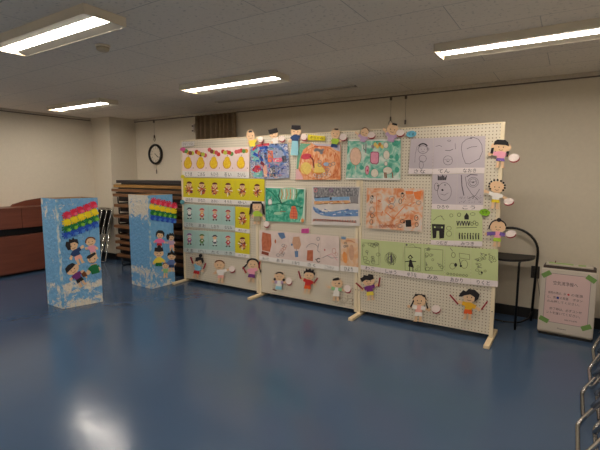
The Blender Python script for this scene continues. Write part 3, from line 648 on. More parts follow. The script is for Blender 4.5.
for (TL, TR, BR, BL, st, dr, tx, lb) in [
    ((411, 138.5), (433.4, 138.2), (432.5, 168.8), (408.7, 168.3), ((432.3, 174.3), (408.3, 173.9)), lil1, 'さな', 'lilac paper pencil drawing of a long-haired figure, top left of the lilac sheets'),
    ((433.6, 138), (457.7, 136.4), (456.9, 167.8), (432.8, 168.8), ((456.7, 173.3), (432.5, 174.3)), lil2, 'てん', 'lilac paper pencil drawing of a small faint face, middle of the top lilac row'),
    ((457.8, 136.4), (485.5, 136), (484.6, 167.6), (457.0, 167.8), ((484.4, 173.2), (456.8, 173.3)), lil3, 'なおき', 'lilac paper pencil drawing of one large blank round outline, top right'),
    ((432.2, 174.4), (457.2, 173.7), (456.6, 204.6), (431.8, 203.8), ((456.5, 209.9), (431.6, 209)), lil4, 'ひろや', 'lilac paper drawing of a round bear-like face with black spiky hair'),
    ((457.4, 173.7), (484, 173.4), (483.2, 204.9), (456.8, 204.6), ((483, 210.2), (456.7, 209.9)), lil5, 'こう', 'lilac paper pencil drawing of scribbled circles and crossing lines, lower right lilac sheet')]:
    sheet('lilac_drawing', TL, TR, BR, BL, M_LILAC, dr, lb, 'drawing', 'pencil drawings on lilac paper', st, tx, stripmat=M_LST)
# --- drawings on green paper
G_ = mat('olive_pencil', (96, 104, 70), .85)
def gr1(a, q):
    a.poly(uvs(q, [(.03, .52), (.58, .52), (.55, .07), (.36, .05), (.34, .3), (.24, .3), (.22, .07), (.08, .05)]), M_INK, 1)
    a.poly(uvs(q, [(.1, .46), (.5, .46), (.5, .38), (.1, .38)]), mat('dark_grey_crayon', (70, 72, 60), .85), 2); a.stroke(uvs(q, [(.1, .64), (.25, .75), (.4, .8), (.55, .66)]), .45, G_)
    a.ring(*q(.75, .4), 2.4, 2.0, .4, G_); a.ring(*q(.76, .22), 2.6, 2.6, .4, G_); a.ring(*q(.84, .82), 1.6, 1.6, .4, G_); a.ell(*q(.45, .78), .7, .5, M_PENCIL, 2, 6)
    for s in (.16, .46): a.ell(*q(s, .42), .9, .9, M_GREEN, 3, 8)
def gr2(a, q):
    a.ring(*q(.14, .85), 1.7, 1.8, .5, G_); a.poly(uvs(q, [(.33, .8), (.42, .92), (.5, .82), (.5, .7), (.34, .7)]), M_INK, 2); a.ring(*q(.64, .88), 2.5, 1.4, .4, G_)
    for k in range(5): a.stroke(uvs(q, [(.06 + k * .1, .64), (.1 + k * .1, .5), (.14 + k * .1, .64)]), .9, M_PENCIL if k % 2 else M_INK, 2)
    for k in range(3): a.ring(*q(.62 + k * .09, .56 + .05 * (k % 2)), 1.3, 1.6, .5, G_)
    a.stroke(uvs(q, [(.06, .42), (.8, .45)]), .6, G_)
    for k in range(8): a.stroke(uvs(q, [(.16 + k * .1, .22 - (k % 3) * .02), (.17 + k * .1, .07)]), 1.2, M_INK, 2); a.ell(*q(.17 + k * .1, .24), .8, .9, G_, 3, 7)
def swirl(seed, n, dark=0):
    r = random.Random(seed)
    def d(a, q):
        for k in range(n):
            u, v = r.uniform(.12, .88), r.uniform(.12, .88); rr = r.uniform(.8, 2.2)
            a.ring(*q(u, v), rr, rr * r.uniform(.6, 1.1), .38, G_, 1, 9)
            if k % 3 == 0: a.stroke([q(u, v), q(min(.95, u + r.uniform(-.15, .15)), min(.95, v + r.uniform(-.12, .12)))], .5, M_PENCIL, 2)
        for k in range(dark): a.ell(*q(r.uniform(.3, .7), r.uniform(.3, .6)), r.uniform(.7, 1.3), r.uniform(.7, 1.3), M_INK, 3, 8)
    return d
def gr3(a, q):
    a.stroke(uvs(q, [(.1, .85), (.9, .9), (.92, .1), (.5, .04), (.18, .1), (.08, .4)]), .35, G_, 1, True); swirl(3, 13)(a, q)
def gr4(a, q):
    r = random.Random(4)
    for k in range(7): a.ring(*q(.45 + r.uniform(-.07, .07), .4 + r.uniform(-.07, .07)), r.uniform(1.8, 5), r.uniform(2.2, 6), .32, G_, 1, 12)
    for k in range(9): x = r.uniform(.3, .6); a.stroke([q(x, r.uniform(.45, .6)), q(x + .02, r.uniform(.15, .3))], .5, M_PENCIL if k % 3 else M_INK, 2)
def gr5(a, q):
    a.stroke(uvs(q, [(.06, .85), (.92, .86), (.9, .06), (.1, .02)]), .3, G_, 1, True); a.ell(*q(.16, .93), 1.1, 1.0, M_PENCIL, 2, 8)
    a.ring(*q(.36, .5), 1.4, 1.5, .6, M_INK, 2); a.stroke(uvs(q, [(.24, .49), (.36, .58), (.5, .49)]), .7, M_INK, 2)
    a.poly(uvs(q, [(.33, .42), (.42, .42), (.56, .15), (.26, .17)]), M_INK, 2); a.stroke(uvs(q, [(.08, .32), (.35, .37), (.66, .37)]), .9, M_INK, 2)
    for u in (.32, .5): a.stroke(uvs(q, [(u, .17), (u + .01, .02)]), .8, M_INK, 2)
    a.ring(*q(.78, .2), 1.2, 1.2, .3, G_); a.ring(*q(.7, .1), 1.4, .8, .3, G_); a.stroke(uvs(q, [(.3, .92), (.5, .96), (.6, .88), (.9, .84)]), .3, G_)
def gr6(a, q):
    a.stroke(uvs(q, [(.1, .85), (.92, .86), (.9, .16), (.12, .1)]), .35, G_, 1, True); swirl(8, 11)(a, q)
def gr7(a, q):
    a.ring(*q(.33, .72), 1.9, 2.6, .5, G_); a.stroke(uvs(q, [(.2, .95), (.3, .85)]), .5, M_PENCIL, 2); a.stroke(uvs(q, [(.55, .8), (.95, .78), (.95, .62), (.58, .64)]), .4, G_, 1, True)
    a.ring(*q(.75, .45), 3.4, 4.2, .4, G_); a.ring(*q(.3, .35), 2.8, 3.0, .4, G_); a.ell(*q(.42, .4), 1.5, 2.0, M_INK, 2, 9); a.ell(*q(.62, .38), 1.2, 1.2, M_INK, 2, 9)
    a.stroke(uvs(q, [(.62, .38), (.56, .6)]), .7, M_INK, 2)
    for k in range(7): a.ring(*q(.12 + k * .12, .08), 1.1, 1.0, .45, G_, 1, 7)
def gr8(a, q):
    swirl(13, 17)(a, q); a.ell(*q(.4, .22), 1.1, 1.1, M_INK, 3, 8); a.ell(*q(.55, .8), .8, .8, M_INK, 3, 8)
for (TL, TR, BR, BL, st, dr, tx, lb) in [
    ((431.2, 209.2), (455.2, 210.0), (454.6, 240.7), (430.9, 239.9), ((454.5, 245.6), (430.8, 244.7)), gr1, 'つむぎ', 'pale green sheet with a big black trouser shape, under the bear-like face'),
    ((455.4, 210.1), (482.4, 210.5), (482.2, 241.4), (454.8, 240.7), ((482, 246.6), (454.7, 245.6)), gr2, 'みつき', 'pale green sheet with rows of small black figures, right of the trouser drawing'),
    ((361, 238.8), (380.8, 240.8), (380.4, 267.6), (360.8, 265.0), ((380.3, 272.4), (360.8, 268.9)), gr3, 'わこ', 'pale green sheet of hearts and small swirls, first in the lower row'),
    ((381, 240.8), (403.4, 242.6), (403.2, 270.7), (380.6, 267.8), ((403.1, 276), (380.5, 272.6)), gr4, 'しゅう', 'pale green sheet with one dense dark scribble, second in the lower row'),
    ((403.6, 242.6), (422.4, 243.9), (422.2, 273.1), (403.4, 270.7), ((422.1, 278.8), (403.3, 276)), gr5, 'ゆうな', 'pale green sheet with a small black girl in a skirt, third in the lower row'),
    ((422.6, 243.9), (444.7, 245.9), (444.4, 275.9), (422.4, 273.1), ((444.3, 281.7), (422.3, 278.8)), gr6, 'みあ', 'pale green sheet of framed curly outlines, fourth in the lower row'),
    ((444.9, 245.9), (470.9, 248.0), (470.7, 278.5), (444.6, 275.9), ((470.6, 284.3), (444.5, 281.7)), gr7, 'あかり', 'pale green sheet with a little figure above two dark blots, fifth in the lower row'),
    ((471.1, 248.0), (498.2, 249.4), (497.9, 281), (470.9, 278.5), ((497.8, 287.2), (470.8, 284.3)), gr8, 'りくと', 'pale green sheet crowded with curls, rightmost, reaching over the end post')]:
    sheet('green_drawing', TL, TR, BR, BL, M_GREEN, dr, lb, 'drawing', 'line drawings on pale green paper', st, tx, stripmat=M_LST)
# --- collages on pink paper
M_PINKP = ramp_mat('creased_pink_paper', [(.3, (212, 192, 184)), (.7, (230, 212, 204))], 7, 5, bump=.1)
BRK = ramp_mat('brick_crayon', [(.35, (176, 92, 62)), (.65, (200, 120, 86))], 24)
def pk1(a, q): a.poly(uvs(q, [(.22, .93), (.85, .88), (.9, .5), (.78, .2), (.2, .22), (.16, .6)]), BRK, 1); a.poly(uvs(q, [(.18, .2), (.7, .16), (.68, .04), (.15, .08)]), mat('dark_brick', (140, 66, 46), .85), 2)
def pk2(a, q):
    a.poly(uvs(q, [(.3, .95), (.7, .98), (.8, .8), (.55, .72), (.4, .82)]), mat('steel_blue_crayon', (96, 124, 162), .85), 1); a.ell(*q(.15, .62), .9, 2.2, BRK, 1, 8)
    r = random.Random(2)
    for k in range(8): a.ring(*q(r.uniform(.3, .8), r.uniform(.08, .5)), 1.6, 1.4, .35, M_PENCIL if k % 2 else BRK, 2, 9)
def pk3(a, q):
    a.poly(uvs(q, [(.3, .85), (.7, .88), (.82, .6), (.68, .42), (.35, .42), (.22, .64)]), mat('tan_crayon', (206, 160, 130), .85), 1); a.poly(uvs(q, [(.38, .34), (.62, .36), (.62, .14), (.42, .12)]), mat('steel_blue_crayon', (96, 124, 162), .85), 1)
    a.ell(*q(.2, .56), 1, 1.2, mat('steel_blue_crayon', (96, 124, 162), .85), 2, 8); a.stroke(uvs(q, [(.5, .42), (.5, .34)]), .4, M_PENCIL, 2)
def pk4(a, q):
    a.poly(uvs(q, [(.2, .42), (.55, .45), (.54, .06), (.16, .06)]), BRK, 2); a.stroke(ellpts(*q(.5, .48), 6, 5.5, 12, 0, 15, 165), .4, M_PENCIL, 1)
    a.stroke(ellpts(*q(.88, .12), 1.7, 1.9, 10, 0, 40, 320), .8, M_INK, 2); a.ell(*q(.72, .14), .6, .6, M_INK, 2, 6); a.ring(*q(.86, .86), 1.4, 1.8, .5, M_PENCIL, 1, 9); a.stroke(uvs(q, [(.9, .7), (.82, .45), (.94, .4)]), .4, M_PENCIL)
def pk5(a, q):
    a.ell(*q(.22, .5), .7, .9, RD, 1, 8); a.ring(*q(.72, .5), 1.9, 2.6, .35, BRK, 1, 10); a.stroke(uvs(q, [(.1, .22), (.35, .32), (.6, .25), (.9, .3)]), .4, M_PENCIL); a.stroke(uvs(q, [(.35, .32), (.6, .4), (.88, .2)]), .4, PK); a.ring(*q(.84, .4), 1.2, 1.6, .35, BRK)
OKP = ramp_mat('orange_scribbled_paper', [(.32, (216, 158, 112)), (.5, (224, 188, 152)), (.7, (222, 202, 190))], 9, 5, distort=1)
def pk6(a, q):
    OB = mat('orange_blob', (230, 150, 84), .85, vary=.15); a.ell(*q(.25, .3), 2.4, 6, OB, 1, 12, -8); a.ell(*q(.62, .5), 2.8, 8, mat('tan_crayon', (206, 160, 130), .85), 1, 12)
    for p in ((.28, .82), (.24, .7), (.36, .72)): a.ring(*q(*p), 1.1, .9, .5, M_PENCIL, 2, 8)
    a.stroke(uvs(q, [(.3, .9), (.6, .92), (.8, .85)]), .6, BRK, 2)
px_ = [259.4, 273.0, 288.8, 304.0, 320.6, 339.4]
ptop = lambda x: lerpx(x, 230, 236.4, 259.4, 339.4); pmid = lambda x: lerpx(x, 255.6, 266.6, 259.4, 339.4); pbot = lambda x: lerpx(x, 260.0, 271.2, 259.4, 339.4)
pl = ['pink paper collage with a tall brick-brown block, first of the pink row', 'pink paper drawing with a blue shape above pencil rings, second of the pink row', 'pink paper drawing with a tan head and blue body, third of the pink row', 'pink paper drawing with a brown door and black curve, fourth of the row', 'pink paper drawing of faint looping lines and a red dot, fifth of the pink row']
for i in range(5):
    xl, xr = px_[i], px_[i + 1] - .1
    sheet('pink_drawing', (xl, ptop(xl)), (xr, ptop(xr)), (xr, pmid(xr)), (xl, pmid(xl)), M_PINKP, [pk1, pk2, pk3, pk4, pk5][i], pl[i], 'drawing', 'drawings on pink paper', ((xr, pbot(xr)), (xl, pbot(xl))), ['みいと', 'あす', 'いおり', 'さく', 'こうせい'][i])
sheet('orange_drawing', (340.6, 237.9), (358.3, 238.8), (358.3, 267.2), (340.4, 265.2), OKP, pk6, 'small pale orange scribbled sheet just left of the pale green row', 'drawing', None, ((358.2, 272.9), (340.3, 270.9)), 'ひより')

# --- small tags
def oval_tag(cx, cy, rx, ry, m, label, marks=True, rot=0, name='paper_tag', wob=0.0, text=None, ink=None):
    a = Art(PANEL, 0.0185); pts = ellpts(cx, cy, rx, ry, 18, rot)
    if wob: pts = [(cx + (x - cx) * (1 + wob * math.sin(k * 2.1)), cy + (y - cy) * (1 + wob * math.cos(k * 1.7))) for k, (x, y) in enumerate(pts)]
    a.poly(pts, m, 0, thick=.001)
    if text: write(a, text, quad((cx - rx, cy - ry), (cx + rx, cy - ry), (cx + rx, cy + ry), (cx - rx, cy + ry)), ink or M_INK, 1, .25, .78, .28, .74)
    return tag(a.done(name, None, PANEL.hit(cx, cy, .0185)), label, 'paper tag')
oval_tag(182.8, 149.3, 2.8, 2.0, mat('magenta_paper', (206, 88, 146), .85), 'magenta paper tag at the upper left corner of the pear pictures', wob=.12)
oval_tag(182.6, 176.6, 2.0, 1.8, mat('lemon_paper', (222, 204, 52), .85), 'small lemon yellow tag between pear row and yellow row', wob=.15)
oval_tag(182.3, 202, 2.2, 2.2, mat('cyan_grey_paper', (98, 160, 170), .85), 'small blue-green tag left of the name strips under the yellow row', wob=.12)
oval_tag(411.3, 134, 5.2, 3.2, mat('sky_blue_paper', (106, 180, 206), .85), 'sky blue oval tag above the first lilac drawing', rot=-8, text='くま', wob=.04)
oval_tag(484.8, 212.4, 5.4, 3.4, mat('leaf_green_paper', (128, 178, 34), .85), 'leaf green oval tag over the end post', rot=8, text='りす', wob=.05)
def rect_tag(TL, TR, BR, BL, m, label, text=None, ink=None, base=.0175):
    a = Art(PANEL, base); a.poly([TL, TR, BR, BL], m, 0, thick=.001)
    if text: write(a, text, quad(TL, TR, BR, BL), ink or M_INK, 1, .12, .88, .22, .78)
    return tag(a.done('paper_tag', None, PANEL.hit((BL[0] + BR[0]) / 2, (BL[1] + BR[1]) / 2, base)), label, 'paper tag')
rect_tag((181.6, 141.9), (194.6, 141.4), (193.9, 146), (181.4, 146.9), mat('grey_white_card', (214, 208, 204), .85), 'white title card at the upper left corner of the panels', 'ひよこぐみ', M_PENCIL)
rect_tag((308, 134.6), (325.3, 136.2), (324.9, 140.8), (307.7, 140.2), mat('bright_yellow_paper', (222, 204, 40), .85), 'bright yellow oblong title card above the orange painting', 'ぞうぐみ', M_INK)
rect_tag((301.3, 228.6), (309, 228.4), (308.8, 233.2), (301.2, 233.2), mat('hot_pink_paper', (204, 76, 152), .85), 'hot pink small tag above the pink paper drawings', 'うさ', M_BURG, .0195)
rect_tag((341.2, 236.4), (346, 237), (345.8, 239.6), (341, 239), mat('steel_blue_paper', (120, 150, 178), .85), 'small blue slip on top of the pale orange scribbled sheet', None, None, .0185)

# ------------------------------------------------------------------ cut-paper children
M_SK2 = mat('tan_paper', (228, 190, 150), .85, vary=.04); M_HAIR = mat('black_paper', (34, 29, 32), .85)
M_DRUMR = mat('dark_red_paper', (146, 26, 42), .8); M_DRUMW = mat('white_drum_paper', (238, 222, 214), .85)
PAPER = {}
def paper(name, rgb):
    return mat(name, rgb, .85, vary=.05)
NAVY = paper('navy_paper', (38, 66, 112)); AQUA = paper('aqua_paper', (150, 204, 216)); YEL = paper('yellow_paper', (234, 212, 74)); PINK = paper('pink_paper', (232, 158, 176)); LAV = paper('lavender_paper', (188, 160, 190))
GRN2 = paper('fresh_green_paper', (170, 200, 62)); WHT = paper('plain_white_paper', (234, 228, 220)); BLU = paper('light_blue_paper', (132, 186, 208)); REDP = paper('red_paper', (196, 44, 44)); ORG = paper('orange_paper', (226, 92, 38)); PUR = paper('purple_paper', (112, 46, 118)); VIO = paper('violet_paper', (116, 90, 160))
MINT = paper('mint_green_paper', (146, 196, 140)); AMB = paper('amber_paper', (228, 172, 40)); BROWN = paper('brown_paper', (110, 62, 34)); SALM = paper('salmon_paper', (240, 176, 160)); DGRN = paper('dark_green_paper', (22, 112, 62)); BPINK = paper('bright_pink_paper2', (228, 110, 166)); GYEL = paper('golden_paper', (220, 196, 40)); SLAT = paper('dusty_blue_paper', (96, 118, 170)); MUL = paper('striped_paper', (160, 150, 120))
def kid(cx, cy, s, label, shirt, bottom, hair=(), tool=None, tilt=0, sx=.92, arms=((-3, 1.6), (3, 1.6)), plane=PANEL, base=.021, parent=None, headr=(2.5, 2.1), sleeve=None, legs=True, group='cut-paper children on the panels', top=True, bottomlen=1.4, long=False, name='paper_child', hd=(0, -2.2), face=True):
    """cx, cy: chest; s: unit; y grows downward like the picture; hair: outlines in units; tool: ('drum', x, y, rx, ry) and/or ('stick', x0, y0, x1, y1)"""
    ct, st = math.cos(math.radians(tilt)), math.sin(math.radians(tilt))
    def T(x, y): x *= sx; return (cx + s * (x * ct - y * st), cy + s * (x * st + y * ct))
    def TT(p): return [T(*v) for v in p]
    org = plane.hit(*T(0, 5), base)
    th = .0009
    a = Art(plane, base)
    a.poly(TT(ellpts(hd[0], hd[1], *headr, 20)), M_SK2, 0, thick=th)
    a.poly(TT([(-1.0, -.6), (1.0, -.6), (1.1, 2.2), (-1.1, 2.2)]), M_SK2, -1, thick=th)
    for (ax_, ay), sg in zip(arms, (-1, 1)):
        d = Vector((ax_ - sg * 1.0, ay - .2)); L = max(d.length, .01); n = Vector((-d.y, d.x)) / L * .5
        a.poly(TT([(sg * 1.0 + n.x, .2 + n.y), (ax_ + n.x * .8, ay + n.y * .8), (ax_ - n.x * .8, ay - n.y * .8), (sg * 1.0 - n.x, .2 - n.y)]), M_SK2, -1, thick=th)
        a.poly(TT(ellpts(ax_, ay, .62, .62, 8)), M_SK2, 0, thick=th)
    if legs:
        for sg in (-1, 1):
            a.poly(TT([(sg * .15, 2.4), (sg * 1.25, 2.4), (sg * 1.35, 4.9), (sg * 1.9, 5.4), (sg * .35, 5.4), (sg * .35, 4.6)]), M_SK2, -1, thick=th)
    if face:
        for sg in (-1, 1): a.poly(TT(ellpts(hd[0] + sg * .8, hd[1] + .1, .2, .24, 6)), M_INK, 1)
        P = TT([(hd[0] - .7, hd[1] + 1.0), (hd[0], hd[1] + 1.25), (hd[0] + .7, hd[1] + 1.0)]); a.stroke(P, .16 * s, M_BURG, 1)
    root = a.done(name, parent, org if parent is None else ORG[0])
    po = org if parent is None else ORG[0]
    if parent is None: tag(root, label, 'paper cutout', group)
    if shirt:
        b = Art(plane, base + .0012); sl = sleeve or shirt
        b.poly(TT([(-1.0, -.3), (-.4, -.45), (.4, -.45), (1.0, -.3), (1.3, .9), (1.35, 2.3), (-1.35, 2.3), (-1.3, .9)]), shirt, 0, thick=th)
        for (ax_, ay), sg in zip(arms, (-1, 1)):
            e = (sg * 1.0 + (ax_ - sg * 1.0) * (.9 if long else .55), .3 + (ay - .3) * (.9 if long else .55)); d = Vector((e[0] - sg * .9, e[1] - .3)); L = max(d.length, .01); n = Vector((-d.y, d.x)) / L * .68
            b.poly(TT([(sg * .8 + n.x, .3 + n.y), (e[0] + n.x, e[1] + n.y), (e[0] - n.x, e[1] - n.y), (sg * .8 - n.x, .3 - n.y)]), sl, 1)
        b.done('shirt', root, po)
    if bottom:
        b = Art(plane, base + .0016)
        b.poly(TT([(-1.3, 2.0), (1.3, 2.0), (1.6, 2.0 + bottomlen), (.2, 2.05 + bottomlen), (0, 1.7 + bottomlen), (-.2, 2.05 + bottomlen), (-1.6, 2.0 + bottomlen)]), bottom, 0, thick=th)
        b.done('shorts', root, po)
    if hair:
        b = Art(plane, base + .0018)
        hm = M_HAIR
        for h in hair:
            if h == 'brown': hm = BROWN; continue
            b.poly(TT([(x + hd[0], y + hd[1] + 2.2) for x, y in h]), hm, 0, thick=th)
        b.done('hair', root, po)
    for t in (tool or ()):
        if t[0] == 'drum':
            b = Art(plane, base + .0022); b.poly(ellpts(t[1] + .4, t[2] + 1.2, t[3], t[4], 20, -10), M_DRUMR, 0, thick=th); b.poly(ellpts(t[1], t[2], t[3], t[4], 20, -10), M_DRUMW, 2)
            b.done('hand_drum', root, po)
        else:
            b = Art(plane, base + .0022); d = Vector((t[3] - t[1], t[4] - t[2])); n = Vector((-d.y, d.x)).normalized() * (t[5] if len(t) > 5 else .75)
            b.poly([(t[1] + n.x, t[2] + n.y), (t[3] + n.x, t[4] + n.y), (t[3] - n.x, t[4] - n.y), (t[1] - n.x, t[2] - n.y)], M_DRUMR if len(t) < 7 else M_SK2, 0, thick=th)
            b.done('drum_stick', root, po)
    return root
# hair outlines, in units round a head centred at (0, -2.2) with radii about 2.5 x 2.1
CAP = ellpts(0, -2.7, 2.6, 2.0, 12, 0, 10, 170)
TUFT = [(-.9, -4.2), (-.2, -4.7), (.8, -4.4), (.9, -3.7), (-.7, -3.6)]
BLOCK = [(-2.0, -3.0), (-1.8, -4.6), (1.8, -4.7), (2.1, -3.1), (.2, -2.7)]
BOB = [(-2.7, -2.7), (-2.4, -4.0), (-1.4, -4.7), (1.4, -4.7), (2.4, -4.0), (2.8, -2.5), (1.5, -2.9), (-1.5, -2.9)]
PIGL = [(-2.9, -2.2), (-2.1, -2.4), (-2.0, -.2), (-3.0, -.2)]; PIGR = [(2.1, -2.4), (2.9, -2.2), (3.0, -.2), (2.0, -.2)]
SPIKY = [(-2.5, -2.2), (-2.6, -3.6), (-1.9, -3.6), (-1.8, -4.9), (-.8, -4.2), (0, -5.2), (.7, -4.2), (1.7, -4.9), (1.8, -3.7), (2.6, -3.5), (2.4, -2.2), (1.6, -3.2), (0, -3.4), (-1.6, -3.2)]
def arc(w_, a0, a1, rx=2.55, ry=2.2, cy=-2.2, n=12): return ellpts(0, cy, rx, ry, n, 0, a0, a1) + ellpts(0, cy, rx - w_, ry - w_, n, 0, a0, a1)[::-1]
BUNT = ellpts(.2, -4.9, .9, .8, 10)
# row along the top edge
kid(251.9, 141.2, 2.3, 'cut-paper child with long pale head and yellow shirt, left end of the top edge', YEL, None, [TUFT], [('drum', 260.4, 139.5, 2.7, 2.9)], -6, .95, ((-1.6, .6), (2.8, -.6)), headr=(1.9, 2.7), hd=(-.3, -2.4), legs=False, base=.0225)
kid(274.6, 138.6, 2.1, 'cut-paper child with square black hair leaning above the dark blue painting', WHT, None, [[(-2.1, -2.3), (-2.3, -4.6), (2.2, -4.8), (2.5, -2.6)]], [('drum', 281.8, 138.7, 2.9, 2.7)], -12, .95, ((-1.6, 1.6), (2.6, .3)), headr=(2.2, 1.8), base=.0225, legs=False)
kid(295.4, 135.8, 2.55, 'cut-paper child in navy shirt and wide aqua trousers between two paintings', NAVY, AQUA, [BLOCK], [('drum', 303.8, 137, 3.0, 3.1)], 3, .95, ((-2.2, 2.2), (2.8, .8)), headr=(2.2, 1.7), bottomlen=5.6, legs=False, base=.0225, hd=(.1, -1.7))
kid(335, 139.5, 2.3, 'smiling cut-paper child in green shirt above the orange round-house painting', GRN2, NAVY, [[(-1.0, -3.9), (-.6, -4.4), (1.0, -4.5), (1.1, -3.9), (0, -3.7)]], [('drum', 343, 137, 3.5, 3.2)], 8, .95, ((-1.6, 1.8), (2.5, .3)), headr=(2.1, 2.4), hd=(-.2, -2.6), legs=False, base=.0225)
kid(363.5, 137.2, 2.1, 'cut-paper child with a thin brown hair outline and lavender shirt, tilted, top edge', LAV, None, ['brown', arc(.35, 30, 150, 2.0, 2.5, -2.3)], [('drum', 371.3, 135, 3.8, 3.0)], 14, 1.0, ((-3.9, -1.2), (2.8, -.6)), headr=(1.9, 2.3), legs=False, base=.0225)
kid(391.6, 136.0, 2.5, 'smiling cut-paper child with raised hand and lavender shirt, right end of the top row', LAV, None, [[(-.6, -4.0), (-.4, -4.8), (1.5, -4.7), (1.5, -3.9)]], [('drum', 400.2, 132.7, 4.1, 3.2)], 10, 1.0, ((-3.4, -2.0), (2.8, -.8)), headr=(2.2, 2.5), hd=(-.1, -2.7), legs=False, base=.0225)
# right edge
kid(500.8, 152.5, 2.85, 'cut-paper girl with flat black fringe and pigtails, pink shirt, top of the right edge', PINK, VIO, [BOB, [(-3.4, -1.6), (-2.4, -1.8), (-2.8, .4), (-3.7, .3)], [(2.1, -.8), (3.0, -.8), (2.5, 1.2), (1.6, 1.0)]], [('drum', 513.9, 157.6, 5.6, 3.9)], 3, 1.0, ((-3.9, .8), (3.2, 1.4)), headr=(3.6, 1.9), sleeve=PINK, hd=(0, -2.0), base=.0225, bottomlen=1.0)
beads = [ellpts(2.9 * math.cos(math.radians(t)), -2.5 - 2.2 * math.sin(math.radians(t)), .42, .42, 7) for t in range(-35, 216, 25)]
kid(496.2, 194, 2.75, 'cut-paper child with curly bead hair and white shirt, middle of the right edge', WHT, GYEL, beads, [('drum', 508.6, 201.3, 5.2, 3.2)], 6, 1.0, ((-4.0, -.6), (3.6, 1.2)), headr=(2.8, 2.1), hd=(0, -2.6), base=.0225, bottomlen=1.1)
kid(497.6, 232.6, 2.6, 'cut-paper child with violet sleeves, pink shirt and headband hair, bottom of the right edge', PINK, GRN2, [arc(.5, 5, 175, 3.3, 2.7, -2.4), BUNT, [(-3.5, -2.6), (-2.9, -2.8), (-3.2, -.9), (-3.7, -1.2)]], [('drum', 510.8, 233.6, 5.2, 3.4)], 4, 1.0, ((-4.4, .8), (3.2, .8)), headr=(3.0, 2.4), sleeve=VIO, long=True, base=.0225)
# middle
kid(256.8, 211.8, 2.25, 'cut-paper girl with long black pigtails and lime shirt beside the emerald painting', GRN2, MUL, [[(-2.6, -2.9), (-2.2, -4.6), (2.2, -4.6), (2.6, -2.9), (1.8, -3.6), (-1.8, -3.6)], [(-2.9, -3.8), (-1.9, -3.4), (-2.6, .8), (-3.8, 1.4)], [(2.1, -3.4), (3.0, -3.8), (3.9, 1.4), (2.7, .8)]], [('drum', 266.4, 224, 2.8, 2.9)], 0, .95, ((-2.0, 2.0), (3.6, 3.2)), headr=(2.1, 1.9), bottomlen=2.2, base=.0225)
# bottom row
kid(197.8, 266.3, 2.25, 'cut-paper child with topknot and red shorts, left end of the bottom row', BLU, REDP, [[(-1.8, -1.8), (-1.9, -3.6), (-.3, -4.2), (1.6, -4.1), (2.3, -2.6), (1.9, -1.4), (.9, -3.0)], BUNT], [('stick', 190.6, 257, 192.9, 263.5), ('stick', 203.4, 269, 205.6, 263.3)], 12, .9, ((-2.6, -1.4), (2.8, 1.6)), headr=(1.8, 1.6))
kid(221, 270.5, 2.35, 'cut-paper child with short dark hair and white shirt holding a drum and bare stick', WHT, SALM, ['brown', arc(.55, 20, 150, 2.7, 2.1)], [('drum', 231.9, 268.9, 3.0, 3.0), ('stick', 212.6, 274.5, 216.8, 269.5, .3, 1)], 2, .9, ((-2.7, 1.2), (4.0, -.6)), headr=(2.6, 1.9), bottomlen=1.2, hd=(-.9, -2.4))
kid(252.2, 269.4, 2.4, 'cut-paper girl with long curved black hair, pink shirt and purple shorts', PINK, PUR, [arc(.7, 0, 175, 2.9, 2.4, -2.3), [(-2.2, -2.6), (-1.5, -3.6), (-2.8, -.9), (-4.2, .6), (-4.4, -.4)], [(2.1, -2.7), (2.9, -2.6), (3.6, -.2), (4.2, .2), (3.8, 1.2)]], [('stick', 242.8, 267.0, 246.3, 273.2), ('stick', 258.7, 268, 260.0, 261.2)], 6, .95, ((-2.8, 1.4), (3.0, -.9)), headr=(2.4, 2.0))
kid(279, 281.6, 2.3, 'cut-paper child with black ear bunches and pale blue shorts, under the second pink sheet', WHT, AQUA, [arc(.6, 35, 145, 2.4, 2.1), ellpts(-2.1, -.9, .62, .62, 8), ellpts(2.1, -.9, .62, .62, 8)], [('drum', 288.8, 281, 3.0, 3.5)], 4, .92, ((-3.0, .2), (3.0, .2)), headr=(2.4, 2.2), sleeve=LAV, legs=False)
kid(308.4, 280.6, 2.45, 'cut-paper child with spiky black hair and all-red clothes, arms raised', REDP, ORG, [SPIKY], [('stick', 298.5, 271, 300.8, 279), ('stick', 313.7, 283.4, 317.8, 278)], 8, .92, ((-3.2, -.6), (3.0, 1.2)), headr=(2.1, 1.7), legs=True)
kid(336.6, 288.4, 2.3, 'cut-paper child with black forelock and mint sleeve, drum at the joint post', WHT, WHT, [[(-2.1, -3.2), (-2.2, -4.0), (.4, -4.9), (1.3, -3.9), (-.4, -3.4)], ellpts(1.0, -2.2, .38, .38, 8)], [('drum', 347.4, 288.6, 3.4, 3.7), ('stick', 325.2, 283.5, 327.2, 287.8, .3, 1)], 4, .92, ((-3.8, -.4), (3.8, .6)), headr=(2.7, 2.1), sleeve=MINT)
kid(369.3, 286.6, 2.55, 'cut-paper child in purple shirt and yellow shorts under the heart sheet', PUR, YEL, [[(-2.9, -2.0), (-3.6, -3.6), (-2.2, -4.0), (-1.9, -4.8), (-.2, -4.3), (.2, -5.0), (2.2, -4.4), (2.2, -2.8), (.6, -2.4), (-1.3, -2.8)]], [('stick', 355.8, 282.9, 363.0, 289.3), ('stick', 378.5, 286.6, 380.0, 277.4)], -6, .92, ((-3.2, 1.0), (3.4, -.4)), headr=(2.5, 1.9))
